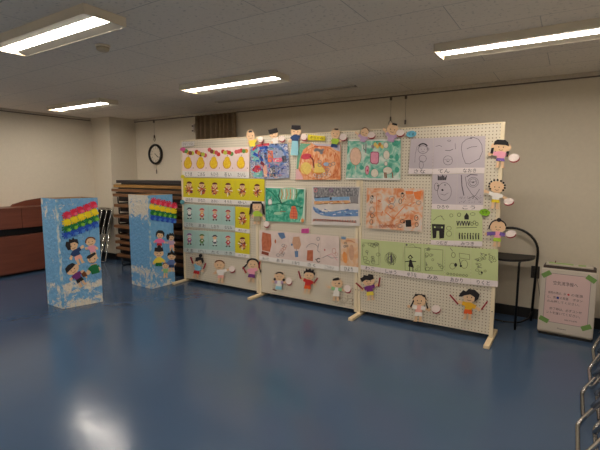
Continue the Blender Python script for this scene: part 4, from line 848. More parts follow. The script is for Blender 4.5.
kid(419, 306.6, 2.8, 'cut-paper girl with two braids and pale pink clothes, right of the bottom middle', SALM, WHT, [arc(.35, 10, 170, 2.8, 2.3), [(-2.2, -3.4), (-1.8, -4.5), (-.4, -4.4), (-.9, -3.8)], [(.7, -4.5), (2.2, -4.2), (2.4, -3.2), (1.0, -3.8)], [(-2.3, -2.4), (-2.0, -1.8), (-3.0, .6), (-3.5, .2)], [(2.2, -2.4), (2.6, -1.9), (3.7, .3), (3.2, .7)]], [('drum', 435.9, 308.8, 4.4, 3.8)], 4, .92, ((-4.0, .2), (3.9, .9)), headr=(2.7, 2.1), sleeve=WHT)
kid(468.8, 303.6, 3.0, 'cut-paper child in amber shirt and orange shorts, right end of the bottom row', AMB, ORG, [[(-2.9, -2.0), (-4.0, -2.1), (-3.4, -3.2), (-2.5, -4.3), (-1.4, -3.9), (-.6, -4.9), (1.8, -4.7), (3.6, -3.4), (3.2, -1.8), (1.9, -.7), (1.9, -2.3), (.2, -3.1), (-1.8, -2.6)]], [('stick', 449.8, 294.8, 458.2, 304.4), ('stick', 481.3, 309.8, 487.6, 301.2)], 6, .92, ((-3.5, -.2), (3.8, 1.6)), headr=(2.3, 1.8))
# the tulip-shaped hand of paper that has slipped on the second panel stays with its child; small dark slip below it
a = Art(PANEL, .0105); a.poly([(272.8, 288.7), (276.4, 290.1), (276.2, 291.1), (272.7, 289.8)], BROWN, 0, thick=.0009)
tag(a.done('paper_scrap', None, PANEL.hit(274.5, 291, .0105)), 'tiny brown paper scrap low on the middle pegboard panel', 'paper scrap')

# ------------------------------------------------------------------ decorated cardboard pillars
def crumple(name, seed, hi=(238, 236, 226)):
    m = ramp_mat(name, [(0.0, (96, 160, 208)), (.47, (112, 172, 214)), (.55, (132, 186, 220)), (.61, hi), (.8, (228, 224, 212))], 7.5, 7, .75, seed=seed, bump=.55, distort=.7)
    return m
def column_mat(name, seed, wmin, wtop):
    """sky-blue crumpled paper with glued white tissue: clouds near the foot, patches near the top"""
    m = bpy.data.materials.new(name); m.use_nodes = True; nt = m.node_tree; b = nt.nodes['Principled BSDF']; b.inputs['Roughness'].default_value = .8
    tc = nt.nodes.new('ShaderNodeTexCoord'); sp = nt.nodes.new('ShaderNodeSeparateXYZ'); nt.links.new(tc.outputs['Object'], sp.inputs[0])
    mp = nt.nodes.new('ShaderNodeMapping'); mp.inputs['Location'].default_value = (seed, seed, seed); nt.links.new(tc.outputs['Object'], mp.inputs[0])
    n = nt.nodes.new('ShaderNodeTexNoise'); n.inputs['Scale'].default_value = 10; n.inputs['Detail'].default_value = 9; n.inputs['Roughness'].default_value = .78; n.inputs['Distortion'].default_value = .6
    nt.links.new(mp.outputs[0], n.inputs['Vector'])
    cv = nt.nodes.new('ShaderNodeValToRGB'); nt.links.new(sp.outputs[2], cv.inputs[0])   # how much white tissue by height (m)
    e = cv.color_ramp.elements; e[0].position = 0; e[0].color = (wmin,) * 3 + (1,); e[1].position = 1.0; e[1].color = (wtop,) * 3 + (1,)
    for p, v in ((.12, wmin * .55), (.24, wmin), (.34, .0), (.5, .0), (.88, .02)):
        k = e.new(p); k.color = (v, v, v, 1)
    ad = nt.nodes.new('ShaderNodeMath'); ad.operation = 'ADD'; nt.links.new(n.outputs['Fac'], ad.inputs[0]); nt.links.new(cv.outputs[0], ad.inputs[1])
    mr = nt.nodes.new('ShaderNodeMapRange'); mr.inputs[1].default_value = .63; mr.inputs[2].default_value = .69; nt.links.new(ad.outputs[0], mr.inputs[0])
    n3 = nt.nodes.new('ShaderNodeTexNoise'); n3.inputs['Scale'].default_value = 16; n3.inputs['Detail'].default_value = 5; nt.links.new(mp.outputs[0], n3.inputs['Vector'])
    bl = nt.nodes.new('ShaderNodeMix'); bl.data_type = 'RGBA'; bl.inputs[6].default_value = (*lin((92, 152, 202)), 1); bl.inputs[7].default_value = (*lin((128, 182, 220)), 1); nt.links.new(n3.outputs['Fac'], bl.inputs[0])
    mx = nt.nodes.new('ShaderNodeMix'); mx.data_type = 'RGBA'; mx.inputs[7].default_value = (*lin((222, 214, 198)), 1)
    nt.links.new(mr.outputs[0], mx.inputs[0]); nt.links.new(bl.outputs[2], mx.inputs[6]); nt.links.new(mx.outputs[2], b.inputs['Base Color'])
    n2 = nt.nodes.new('ShaderNodeTexNoise'); n2.inputs['Scale'].default_value = 26; n2.inputs['Detail'].default_value = 6; nt.links.new(tc.outputs['Object'], n2.inputs['Vector'])
    bp = nt.nodes.new('ShaderNodeBump'); bp.inputs['Strength'].default_value = .6; bp.inputs['Distance'].default_value = .035
    nt.links.new(n2.outputs['Fac'], bp.inputs['Height']); nt.links.new(bp.outputs[0], b.inputs['Normal'])
    return m
M_CARD = mat('brown_cardboard', (176, 140, 100), .85, vary=.08)
ORG = [Vector((0, 0, 0))]
def decorated_box(A, B, Cc, label, m, m2, edge):
    A, B, Cc = Vector((*A, 0)), Vector((*B, 0)), Vector((*Cc, 0)); D = A + Cc - B; cen = (A + Cc) / 2; ORG[0] = cen
    Ht = 1.245; t = .006
    bm = bmesh.new()
    P = [A, B, Cc, D]; n = 4
    def ring(sc, z): return [bm.verts.new(cen + (p - cen) * sc + Vector((0, 0, z))) for p in P]
    o0, o1, i1, i0 = ring(1, 0), ring(1, Ht), ring(.965, Ht), ring(.965, .02)
    for k in range(4):
        j = (k + 1) % 4
        f = bm.faces.new((o0[k], o0[j], o1[j], o1[k]))
        f.material_index = 1 if k == 1 else 0
        bm.faces.new((o1[k], o1[j], i1[j], i1[k])).material_index = 2
        bm.faces.new((i1[k], i1[j], i0[j], i0[k])).material_index = 2
    bm.faces.new(i0).material_index = 2; bm.faces.new(o0[::-1])
    root = tag(obj('decorated_box', bm, [m, m2, M_CARD], None, cen), label, 'decorated box', 'sky-blue decorated boxes')
    # crumpled tissue strip glued along the front corner
    r = random.Random(edge); bm = bmesh.new(); prev = None
    for k in range(42):
        z = .02 + k * (Ht - .03) / 41; w1, w2, d = r.uniform(.012, .034), r.uniform(.008, .026), r.uniform(.004, .016)
        ua = (A - B).normalized(); uc = (Cc - B).normalized(); out = -(ua + uc).normalized()
        cur = [bm.verts.new(B + ua * w1 + out * .003 + Vector((0, 0, z))), bm.verts.new(B + out * d + Vector((0, 0, z))), bm.verts.new(B + uc * w2 + out * .003 + Vector((0, 0, z)))]
        if prev:
            for q_ in (0, 1): bm.faces.new((prev[q_], prev[q_ + 1], cur[q_ + 1], cur[q_]))
        prev = cur
    ob = obj('tissue_edging', bm, ramp_mat('torn_tissue', [(.4, (104, 164, 206)), (.52, (170, 196, 208)), (.66, (226, 218, 202))], 14, 6, bump=.4), root, cen)
    return root, Plane(B, (Cc - B).cross(Vector((0, 0, 1))).normalized() * 1.0)
HANDS = [('red', [mat('crimson_hand', (214, 38, 72), .8), mat('rose_hand', (232, 96, 124), .8)]), ('yellow', [mat('yellow_hand', (240, 214, 30), .8), mat('gold_hand', (236, 208, 28), .8)]), ('green', [mat('dark_green_hand', (18, 112, 50), .8), mat('lime_hand', (122, 186, 60), .8)]), ('blue', [mat('royal_blue_hand', (26, 74, 184), .8), mat('azure_hand', (70, 128, 208), .8)])]
def hand(art, cx, cy, r, ang, m1, m2, lay):
    """a cut-out hand: palm and five fingers, with a second print offset over it"""
    def one(cx, cy, r, ang, m, lay):
        pts = []
        for k in range(5):
            t = math.radians(ang - 62 + k * 31); ln = r * (1.4, 1.6, 1.7, 1.6, 1.3)[k]
            for dt, q_ in ((-13, .85), (-8, ln / r), (8, ln / r), (13, .85)):
                u = t + math.radians(dt); pts.append((cx + r * q_ * math.cos(u), cy + r * q_ * math.sin(u)))
        for k in range(7):
            u = math.radians(ang + 92 + k * 29.5); pts.append((cx + r * 1.0 * math.cos(u), cy + r * 1.0 * math.sin(u)))
        art.poly(pts, m, lay, thick=.0008)
    one(cx, cy, r, ang, m1, lay); one(cx + r * .8, cy + r * .5, r * .5, ang + 15, m2, lay + 3)
def rainbow(root, plane, rows, r, ang):
    for ri, ((cname, ms), row) in enumerate(zip(HANDS, rows)):
        (x0, y0), (x1, y1) = row
        for k in range(5):
            t = k / 4; a = Art(plane, .006 + .0022 * (3 - ri) + .0016 * (k % 2))
            hand(a, x0 + (x1 - x0) * t, y0 + (y1 - y0) * t, r, ang + rnd.uniform(-15, 15), ms[0], ms[1], 0)
            o = a.done('paper_hand', root, ORG[0])
            o['label'] = cname + ' cut-out hand of the rainbow'
CM1 = column_mat('crumpled_blue_paper', .3, .16, .10); CM1b = column_mat('crumpled_blue_paper_front', 2.1, .21, .06)
r1, pl1 = decorated_box((-.501, -1.635), (-.167, -1.64), (-.055, -1.224), 'tall sky-blue box with paper rainbow, nearer one, before the brown piano', CM1, CM1b, 5)
if (CAM - pl1.p).dot(pl1.n) < 0: pl1.n = -pl1.n
rainbow(r1, pl1, [((67, 214.6), (93.5, 204.6)), ((67, 221.6), (94.5, 211.5)), ((67, 228.2), (95, 217.5)), ((67, 234.4), (95, 224))], 3.3, 150)
def boxkid(root, plane, *a, **k): return kid(*a, parent=root, plane=plane, base=.006, **k)
# four children holding hands
HAIRB = [[(-2.6, -1.2), (-2.8, -3.2), (-1.9, -4.4), (-.9, -3.9), (-.4, -4.9), (.6, -4.2), (1.4, -4.8), (1.6, -4.0), (2.7, -3.6), (2.4, -1.6), (1.2, -3.0), (-.6, -3.2), (-1.4, -1.0)]]
boxkid(r1, pl1, 75.2, 250.6, 2.7, '', NAVY, SALM, HAIRB, None, -24, .92, ((-2.9, 2.0), (3.4, -.2)), headr=(2.1, 1.7))
boxkid(r1, pl1, 91.8, 246.6, 2.4, '', PINK, None, ['brown', arc(.55, 10, 185, 2.5, 2.0)], None, -14, .92, ((-2.6, .2), (2.0, 1.2)), headr=(2.3, 1.8), legs=True, bottomlen=.6)
boxkid(r1, pl1, 75.8, 274.2, 2.6, '', PUR, M_HAIR, [[(-2.9, -2.2), (-2.4, -4.0), (-.6, -4.6), (1.4, -4.4), (2.2, -3.2), (.6, -2.8)]], None, -34, .95, ((-2.8, .6), (3.0, .6)), headr=(2.8, 1.8))
boxkid(r1, pl1, 94.0, 266.0, 3.3, '', DGRN, None, [[(-1.8, -2.8), (-1.2, -3.5), (1.3, -4.0), (1.6, -3.4), (-.8, -2.4)]], None, -14, .95, ((-2.4, 1.6), (1.3, 1.2)), headr=(1.5, 1.3), legs=False)
boxkid(r1, pl1, 85.5, 273.6, 1.7, '', BROWN, None, [], None, 60, .95, ((-2.2, .6), (2.2, .6)), headr=(1.3, 1.1), legs=False, face=False)
CM2 = column_mat('crumpled_blue_paper_second', 5.2, .2, .25); CM2b = column_mat('crumpled_blue_paper_second_front', 7.7, .17, .02)
r2, pl2 = decorated_box((-.477, -.517), (-.03, -.535), (-.023, -.15), 'tall sky-blue box with paper rainbow, farther one, beside the panels', CM2, CM2b, 9)
if (CAM - pl2.p).dot(pl2.n) < 0: pl2.n = -pl2.n
rainbow(r2, pl2, [((153, 201.3), (173.5, 206)), ((151.5, 207.2), (173, 211.2)), ((152.8, 212.8), (173, 216)), ((152.8, 217.8), (172.8, 220.8))], 2.5, -60)
boxkid(r2, pl2, 159.8, 239.3, 1.95, '', BPINK, REDP, [[(-2.3, -1.0), (-2.3, -3.4), (-1.2, -4.6), (1.2, -4.6), (2.4, -3.4), (2.4, -1.0), (1.4, -2.9), (-1.2, -3.1)]], None, 4, .9, ((-2.9, 1.6), (2.9, 1.4)), headr=(1.9, 1.8), long=True, bottomlen=1.2)
boxkid(r2, pl2, 171.3, 241.4, 1.8, '', LAV, SALM, HAIRB, None, -6, .9, ((-2.6, .4), (1.9, .9)), headr=(2.0, 1.7), long=True)
boxkid(r2, pl2, 158.8, 258.2, 2.3, '', YEL, DGRN, [BLOCK, BUNT], None, 0, .95, ((-2.3, 2.2), (2.5, 1.4)), headr=(2.2, 1.7), long=True, legs=False)
boxkid(r2, pl2, 171.6, 260.6, 2.05, '', SLAT, NAVY, [[(-2.3, -2.2), (-1.9, -3.8), (-.6, -4.0), (-.1, -5.6), (.8, -4.1), (1.9, -3.8), (2.2, -2.2), (0, -3.0)]], None, 0, .92, ((-2.4, 1.8), (1.7, 1.5)), headr=(2.2, 1.8), long=True)
boxkid(r2, pl2, 165.6, 269.3, 1.6, '', MINT, None, ['brown', arc(.6, 20, 160, 2.2, 2.0)], None, 0, .95, ((-2.2, .6), (2.2, .6)), headr=(2.1, 1.8))

# ------------------------------------------------------------------ piano
M_WOOD = ramp_mat('reddish_brown_veneer', [(.3, (104, 56, 42)), (.7, (118, 66, 48))], 3, 6, .35, (1, 1, 12))
px0, px1, py0, py1 = -2.71, -2.33, -1.98, -.42
po = (-2.5, -1.2, 0)
piano = empty('upright_piano', po, 'reddish-brown upright piano against the left wall behind the nearer blue box', 'piano')
bm = bmesh.new()
box(bm, px0, px1 - .02, py0 + .03, py1 - .03, .03, .60); box(bm, px0, px1 - .16, py0 + .03, py1 - .03, .60, .72)
obj('lower_body', bm, M_WOOD, piano, po)
bm = bmesh.new(); box(bm, px1 - .02, px1, py0 + .06, py1 - .06, .05, .60, 0, .003); obj('knee_panel', bm, M_WOOD, piano, po)
bm = bmesh.new(); box(bm, px0, px1 + .01, py0, py0 + .03, 0, 1.0); box(bm, px0, px1 + .01, py1 - .03, py1, 0, 1.0); obj('side_panel', bm, M_WOOD, piano, po)
bm = bmesh.new(); box(bm, px1 - .16, px1 - .10, py0 + .03, py1 - .03, .60, .70); obj('keybed_shadow', bm, M_BLACKT, piano, po)  # black bar standing in for the shadow under the keybed
bm = bmesh.new(); box(bm, px0, px1 + .012, py0 + .03, -1.035, .71, 1.0, 0, .004); box(bm, px0, px1 + .012, -1.031, py1 - .03, .71, 1.0, 0, .004); obj('fallboard', bm, M_WOOD, piano, po)
bm = bmesh.new(); box(bm, px0, px1 + .02, py0 - .005, py1 + .005, 1.0, 1.018, 0, .003); obj('top_lid', bm, M_WOOD, piano, po)
bm = bmesh.new(); prism(bm, [(-1.02, 1.018), (-.99, 1.05), (-.80, 1.10), (-.56, 1.13), (-.45, 1.13), (-.45, 1.018)], 0, px0 + .02, px0 + .06); obj('music_rest', bm, M_WOOD, piano, po)
for y in (py0 + .02, py1 - .06):
    bm = bmesh.new(); box(bm, px1 - .05, px1 + .005, y, y + .04, 0, .045, 0, .004); obj('leg', bm, M_BLACKT, piano, po)

# ------------------------------------------------------------------ folding chairs
def folding_chair(cx, y, foot_z, lean_dir, angle, label, group, width=.42, length=.92, seatm=M_BLACKV, name='folding_chair'):
    """a folded tube-frame chair standing on its floor bar; lean_dir: horizontal unit vector it leans toward"""
    d = Vector((lean_dir[0], lean_dir[1], 0)).normalized(); up = d * math.cos(math.radians(angle)) + Vector((0, 0, math.sin(math.radians(angle))))
    wv = d.cross(Vector((0, 0, 1))); nn = wv.cross(up).normalized()
    if nn.z < 0: nn = -nn
    o0 = Vector((cx, y, .012)); h = width / 2
    def P(w_, t, n=0.0): return o0 + wv * w_ + up * t + nn * n
    root = empty(name, (cx, y, 0), label, 'chair', group); org = root.location
    r = .0125
    bm = bmesh.new(); tube(bm, fillet([P(-h + .03, .62), P(-h, .1), P(-h, 0), P(h, 0), P(h, .1), P(h - .03, .62)], .05), r); obj('rear_leg_frame', bm, M_CHROME, root, org)
    bm = bmesh.new(); tube(bm, fillet([P(-h + .05, .16, .026), P(-h + .04, .5, .03), P(-h + .01, length, .02), P(h - .01, length, .02), P(h - .04, .5, .03), P(h - .05, .16, .026)], .09), r)
    obj('front_leg_frame', bm, M_CHROME, root, org)
    def pad(t0, t1, n0, n1, w_, nm):
        bm = bmesh.new(); V = []
        for n in (n0, n1):
            for (a_, t) in ((-w_, t0), (w_, t0), (w_, t1), (-w_, t1)): V.append(bm.verts.new(P(a_, t, n)))
        for q_ in ((0, 1, 2, 3), (7, 6, 5, 4), (0, 4, 5, 1), (1, 5, 6, 2), (2, 6, 7, 3), (3, 7, 4, 0)): bm.faces.new([V[i] for i in q_])
        bmesh.ops.bevel(bm, geom=bm.edges[:], offset=.008, segments=2, affect='EDGES'); obj(nm, bm, seatm, root, org)
    pad(.48, .76, .002, .022, h - .065, 'seat'); pad(length - .2, length - .03, .008, .034, h - .03, 'backrest')
    return root
for k, (lb, dy) in enumerate([('folded black chair with chrome tube, front one of those leaning on the pillar', -.15), ('folded black chair with chrome tube, middle one leaning on the pillar', -.07), ('folded black chair with chrome tube, against the pillar', .012)]):
    folding_chair(-2.33 + k * .02, .11 + dy, 0, (0, 1), 77, lb, 'folded chairs beside the pillar', length=.93)
M_PURV = mat('dark_violet_vinyl', (62, 48, 66), .5)
stacks = [(4.715, -1.36, 'nearest stack'), (4.745, -.885, 'second stack from the camera'), (4.80, -.41, 'third stack from the camera'), (4.84, .065, 'farthest stack')]
for si, (x, y, nm) in enumerate(stacks):
    for k in range(3):
        xx = x + k * .085; ang = math.degrees(math.acos((5.375 - x - .17) / .93))
        folding_chair(xx, y, 0, (1, 0), ang, ['outer', 'middle', 'inner'][k] + ' folded chrome chair of the ' + nm + ', right wall', 'folded chairs leaning at the right wall', width=.40, length=.9, seatm=M_PURV)

# ------------------------------------------------------------------ stack of folded long tables
M_TOPW = ramp_mat('brown_table_edge', [(.3, (104, 70, 44)), (.7, (126, 88, 56))], 3, 5, .5, (1, 6, 6)); M_TOPD = mat('dark_table_top', (44, 38, 38), .5)
M_TOPY = ramp_mat('light_brown_table_edge', [(.3, (140, 102, 50)), (.7, (158, 118, 60))], 3, 5, .5, (1, 6, 6))
tz = [(.16, M_TOPW, .02), (.28, M_TOPW, .0), (.38, M_TOPW, -.01), (.48, M_TOPW, .0), (.64, M_TOPW, -.03), (.81, M_TOPW, -.02), (.985, M_TOPW, .0), (1.155, M_TOPW, -.02), (1.235, M_TOPW, -.05), (1.305, M_TOPY, .01), (1.375, M_TOPD, .09)]
ordn = ['lowest', 'second from the bottom', 'third from the bottom', 'fourth from the bottom', 'fifth from the bottom', 'sixth from the bottom', 'fifth from the top', 'fourth from the top', 'third from the top', 'light brown, next to topmost', 'topmost and dark']
zb = 0.0
for i, (z, m, dx) in enumerate(tz):
    x0, x1 = -1.73 + dx, .05 + dx * .5; org = ((x0 + x1) / 2, .34, zb)
    t = empty('folding_table', org, 'brown-edged folded long table behind the farther box, ' + ordn[i], 'folding table', 'folded long tables stacked behind the farther box')
    bm = bmesh.new(); box(bm, x0, x1, .10, .56, z, z + .046, 0, .004); obj('tabletop', bm, m, t, org)
    g = z - zb
    for e in (0, 1):
        bm = bmesh.new(); xa = x0 + .05 if e == 0 else x1 - .16; rr = min(.011, g / 2)
        tube(bm, fillet([(xa, .16, z - rr), (xa, .16, zb + rr), (xa, .50, zb + rr), (xa, .50, z - rr)], .02), rr, 8); obj('leg', bm, M_BLACKT, t, org)
    bm = bmesh.new(); box(bm, x0 + .09, x1 - .09, .150, .165, max(zb + .001, z - .075), z - .001); box(bm, x0 + .09, x1 - .09, .50, .515, max(zb + .001, z - .075), z - .001); box(bm, x0 + .30, x0 + .315, .165, .50, zb + .001, z - .001)
    obj('apron', bm, M_BLACKT, t, org)
    zb = z + .046

# ------------------------------------------------------------------ curtain, clock, hooks, wall box
M_CURT = ramp_mat('brown_curtain_cloth', [(.3, (132, 114, 92)), (.7, (148, 128, 104))], 30, 5, .9)
bm = bmesh.new(); n = 84; x0, x1, zt, zb_ = -.60, .25, 2.45, .75; rows = [zt, 2.3, 1.9, 1.3, zb_]; grid = []
for j, z in enumerate(rows):
    row = []
    for i in range(n + 1):
        u = i / n; f = 1.0 if j else .7
        xx = x0 + (x1 - x0) * u + (.02 * u * (zt - z) if u > .9 else 0); row.append(bm.verts.new((xx, .862 + .036 * f * math.sin(u * 2 * math.pi * 9 + 1.4 * math.sin(u * 9)) + .006 * math.sin(u * 61), z)))
    grid.append(row)
for j in range(len(rows) - 1):
    for i in range(n): bm.faces.new((grid[j][i], grid[j][i + 1], grid[j + 1][i + 1], grid[j + 1][i])).smooth = True
co = obj('curtain', bm, M_CURT, None, (-.19, .865, zb_)); tag(co, 'brown pleated curtain hanging from the ceiling rail behind the left panel', 'curtain')
sm = co.modifiers.new('thickness', 'SOLIDIFY'); sm.thickness = .003
bm = bmesh.new(); box(bm, -.64, .28, .855, .875, 2.452, 2.462); obj('curtain_rail', bm, M_RAILW, co, (-.19, .865, zb_))

cx, cz, R_ = -1.64, 1.868, .178
clk = empty('wall_clock', (cx, YB, cz), 'round wall clock with black rim hanging on the back wall', 'clock'); org = clk.location
bm = bmesh.new(); lathe(bm, [(R_ - .012, 0), (R_, .01), (R_, .036), (R_ - .008, .046), (R_ - .03, .046), (R_ - .036, .03), (R_ - .036, .012)], (cx, YB - .002, cz), (0, -1, 0), 48); obj('rim', bm, M_BLACKT, clk, org)
bm = bmesh.new(); lathe(bm, [(R_ - .034, .012), (R_ - .034, .018)], (cx, YB - .002, cz), (0, -1, 0), 48)
yf = YB - .0205
def mark(ang, r0, r1, w_, y=yf, mi=1):
    a_ = math.radians(90 - ang); dx, dz = math.cos(a_), math.sin(a_); nx, nz = -dz * w_ / 2, dx * w_ / 2
    f = bm.faces.new([bm.verts.new((cx + dx * r + sgn * nx, y, cz + dz * r + sgn * nz)) for r, sgn in ((r0, 1), (r1, 1), (r1, -1), (r0, -1))]); f.material_index = mi
for k in range(60): mark(k * 6, .128 if k % 5 else .120, .135, .002 if k % 5 else .006)
for k in range(1, 13):
    V, F, gx0, gx1, gy0, gy1 = glyphs(str(k)); a_ = math.radians(90 - k * 30); sc = .034; ox, oz = cx + .104 * math.cos(a_), cz + .104 * math.sin(a_)
    vv = [bm.verts.new((ox + (x - (gx0 + gx1) / 2) * sc, yf, oz + (y - (gy0 + gy1) / 2) * sc)) for x, y in V]
    for f_ in F: bm.faces.new([vv[i] for i in f_]).material_index = 1
obj('dial', bm, [mat('clock_face_white', (226, 216, 198), .6), M_INK], clk, org)
bm = bmesh.new(); mark(132, -.02, .085, .009, yf - .004, 0); obj('hour_hand', bm, M_INK, clk, org)
bm = bmesh.new(); mark(120, -.025, .115, .006, yf - .007, 0); obj('minute_hand', bm, M_INK, clk, org)
M_WIRE = mat('dark_wire', (104, 94, 82), .5)
def hook_wire(x, z1, z0, label, loop=True):
    bm = bmesh.new(); y = YB - .012
    box(bm, x - .012, x + .012, y - .012, y + .004, 2.415, 2.448); tube(bm, [(x, y, 2.42), (x, y, z0 + .10)], .0013, 6)
    box(bm, x - .007, x + .007, y - .01, y + .006, z0 + .05, z0 + .10)
    if loop: tube(bm, [(x + .022 * math.sin(t * .628), y, z0 + .025 - .03 * math.cos(t * .628)) for t in range(10)], .003, 6, closed=True)
    return tag(obj('picture_hook', bm, M_WIRE, None, (x, y, z0)), label, 'picture hook', 'picture rail hooks')
hook_wire(-1.665, 2.45, 2.10, 'picture rail wire and hook directly above the round wall clock')
hook_wire(2.68, 2.45, 2.12, 'left one of two picture rail wires above the right panel joint')
hook_wire(2.865, 2.45, 2.07, 'right one of two picture rail wires above the purple drawings', False)
bm = bmesh.new(); tube(bm, [(-1.645, YB - .008, 1.68), (-1.645, YB - .008, 1.55)], .003, 6); box(bm, -1.653, -1.637, YB - .014, YB - .003, 1.53, 1.60)
tag(obj('hanging_cord', bm, M_WIRE, None, (-1.665, YB, 1.53)), 'short dark cord end on the wall just below the clock', 'cord')
wb = empty('wall_switch', (-.69, YB, 2.2), 'small white wall switch box with dark knobs left of the brown curtain', 'switch'); org = wb.location
bm = bmesh.new(); box(bm, -.712, -.668, YB - .03, YB - .001, 2.20, 2.33, 0, .004); obj('switch_plate', bm, M_WHITE, wb, org)
for z in (2.225, 2.30):
    bm = bmesh.new(); lathe(bm, [(.014, 0), (.012, .014)], (-.69, YB - .03, z), (0, -1, 0), 14); obj('knob', bm, M_WIRE, wb, org)

# ------------------------------------------------------------------ wall outlet
ow = empty('wall_outlet', (4.315, YB, .5), 'dark grey power outlet plate low on the back wall behind the black chair', 'outlet'); org = ow.location
bm = bmesh.new(); box(bm, 4.285, 4.365, YB - .012, YB - .001, .44, .57, 0, .003); obj('outlet_plate', bm, mat('dark_grey_plastic', (62, 58, 56), .5), ow, org)
for z in (.475, .52):
    bm = bmesh.new(); box(bm, 4.31, 4.316, YB - .0135, YB - .012, z, z + .016); box(bm, 4.332, 4.338, YB - .0135, YB - .012, z, z + .016); obj('socket', bm, M_DARK, ow, org)

# ------------------------------------------------------------------ black hoop-backed chair
hc = empty('hoop_chair', (4.1, .64, 0), 'tall black tubular chair with arched hoop back and flat dark seat, right of the panels', 'chair'); org = hc.location
hx0, hx1, hy = 3.835, 4.340, .84; r = .0125; mx_ = (hx0 + hx1) / 2; hr = (hx1 - hx0) / 2
pts = [(hx1 - .02, hy, 0), (hx1, hy, .70)] + [(mx_ + hr * math.cos(t * math.pi / 16), hy, .73 + .238 * math.sin(t * math.pi / 16)) for t in range(0, 17)] + [(hx0, hy, .70), (hx0, hy, 0)]
bm = bmesh.new(); tube(bm, pts, r, 12); obj('hoop_frame', bm, M_BLACKT, hc, org)
for x in (4.208, 3.95):
    bm = bmesh.new(); tube(bm, fillet([(x, .443, 0), (x, .452, .665), (x, .56, .673)], .03), .011, 10); obj('front_leg', bm, M_BLACKT, hc, org)
seat_pts = [(hx1 - .014, .80)] + [(mx_ + (hr - .014) * math.cos(t * math.pi / 16), .74 - .33 * math.sin(t * math.pi / 16)) for t in range(0, 17)] + [(hx0 + .014, .80)]
bm = bmesh.new(); prism(bm, seat_pts, 2, .680, .702); bmesh.ops.bevel(bm, geom=bm.edges[:], offset=.004, segments=1, affect='EDGES'); obj('seat', bm, M_BLACKV, hc, org)
bm = bmesh.new()
for s_, x in ((1, hx1), (-1, hx0)): tube(bm, fillet([(x - s_ * .015, hy - .005, .10), (x - s_ * .03, hy - .1, .05), (x - s_ * .11, hy - .3, .045), (mx_, .50, .045)], .06), .009, 8)
obj('stretcher', bm, M_BLACKT, hc, org)

# ------------------------------------------------------------------ air purifier
ap0 = Vector((4.398, .462, 0)); ap1 = Vector((4.842, .445, 0)); apn = Vector((-(ap1 - ap0).y, (ap1 - ap0).x, 0)).normalized()   # pointing to the wall
apw = (ap1 - ap0).length; au = (ap1 - ap0).normalized(); apl = .012; HA = .645; DP = .20
pur = empty('air_purifier', (ap0 + ap1) / 2 + apn * .1, 'white air purifier with a pink notice held by green tape, by the back wall', 'air purifier'); org = pur.location
def AP(u, d, z): return ap0 + au * u + apn * (d + .02 * z) + Vector((0, 0, z))
def aprism(bm, u0, u1, d0, d1, z0, z1, mi=0, bev=0.0):
    V = [bm.verts.new(AP(u, d, z)) for u in (u0, u1) for d in (d0, d1) for z in (z0, z1)]
    fs = [bm.faces.new([V[i] for i in q_]) for q_ in ((0, 1, 3, 2), (4, 6, 7, 5), (0, 4, 5, 1), (2, 3, 7, 6), (0, 2, 6, 4), (1, 5, 7, 3))]
    for f in fs: f.material_index = mi
    if bev: bmesh.ops.bevel(bm, geom=list({e for f in fs for e in f.edges}), offset=bev, segments=3, affect='EDGES')
M_APW = mat('warm_white_plastic', (206, 196, 182), .4)
bm = bmesh.new(); aprism(bm, .0, apw, .03, DP, .012, HA - .01, 0, .01); obj('body', bm, M_APW, pur, org)
bm = bmesh.new(); aprism(bm, .0, apw, 0, .028, .035, HA, 0, .008); obj('front_cover', bm, M_APW, pur, org)
bm = bmesh.new(); aprism(bm, .01, apw - .01, .01, DP - .01, 0, .014); obj('base', bm, M_BLACKT, pur, org)
bm = bmesh.new(); aprism(bm, .012, apw - .012, .032, DP - .012, HA - .011, HA + .022, 0, .006); obj('top_vent', bm, mat('dark_brown_grille', (66, 52, 46), .5), pur, org)
bm = bmesh.new(); aprism(bm, .03, apw - .035, .05, DP - .03, HA + .0225, HA + .036, 0, .003); obj('control_panel', bm, M_APW, pur, org)
bm = bmesh.new(); aprism(bm, .05, .25, .07, DP - .06, HA + .0365, HA + .0385); aprism(bm, .29, .35, .07, DP - .06, HA + .0365, HA + .0385); obj('control_label', bm, mat('pale_lime_label', (166, 190, 120), .6), pur, org)
bm = bmesh.new(); tube(bm, [AP(.10, .12, HA + .03), AP(.105, .12, HA + .058)], .004, 8); obj('power_lamp', bm, mat('maroon_plastic', (120, 40, 40), .5), pur, org)
APL = Plane(AP(0, 0, 0), (AP(apw, 0, 0) - AP(0, 0, 0)).cross(AP(0, 0, HA) - AP(0, 0, 0)))
if (CAM - APL.p).dot(APL.n) < 0: APL.n = -APL.n
def APZ(u, z): return AP(u, -.0015, z)
class ArtU:
    """marks laid out in metres on the front cover"""
    def __init__(s, off): s.bm = bmesh.new(); s.mats = []; s.off = off
    def poly(s, pts, m, lay=0, thick=.0):
        if m not in s.mats: s.mats.append(m)
        n = APL.n
        A_ = [s.bm.verts.new(AP(u, 0, z) + n * (s.off + lay * .0004)) for u, z in pts]
        f = s.bm.faces.new(A_); f.material_index = s.mats.index(m)
    def text(s, t, u0, u1, z0, z1, m, lay=1):
        if m not in s.mats: s.mats.append(m)
        V, F, x0, x1, y0, y1 = glyphs(t)
        vv = [s.bm.verts.new(AP(u0 + (u1 - u0) * (x - x0) / (x1 - x0), 0, z0 + (z1 - z0) * (y - y0) / (y1 - y0)) + APL.n * (s.off + lay * .0004)) for x, y in V]
        for f in F:
            try: s.bm.faces.new([vv[i] for i in f]).material_index = s.mats.index(m)
            except ValueError: pass
nu0, nu1, nz0, nz1 = .045, apw - .05, .135, .60
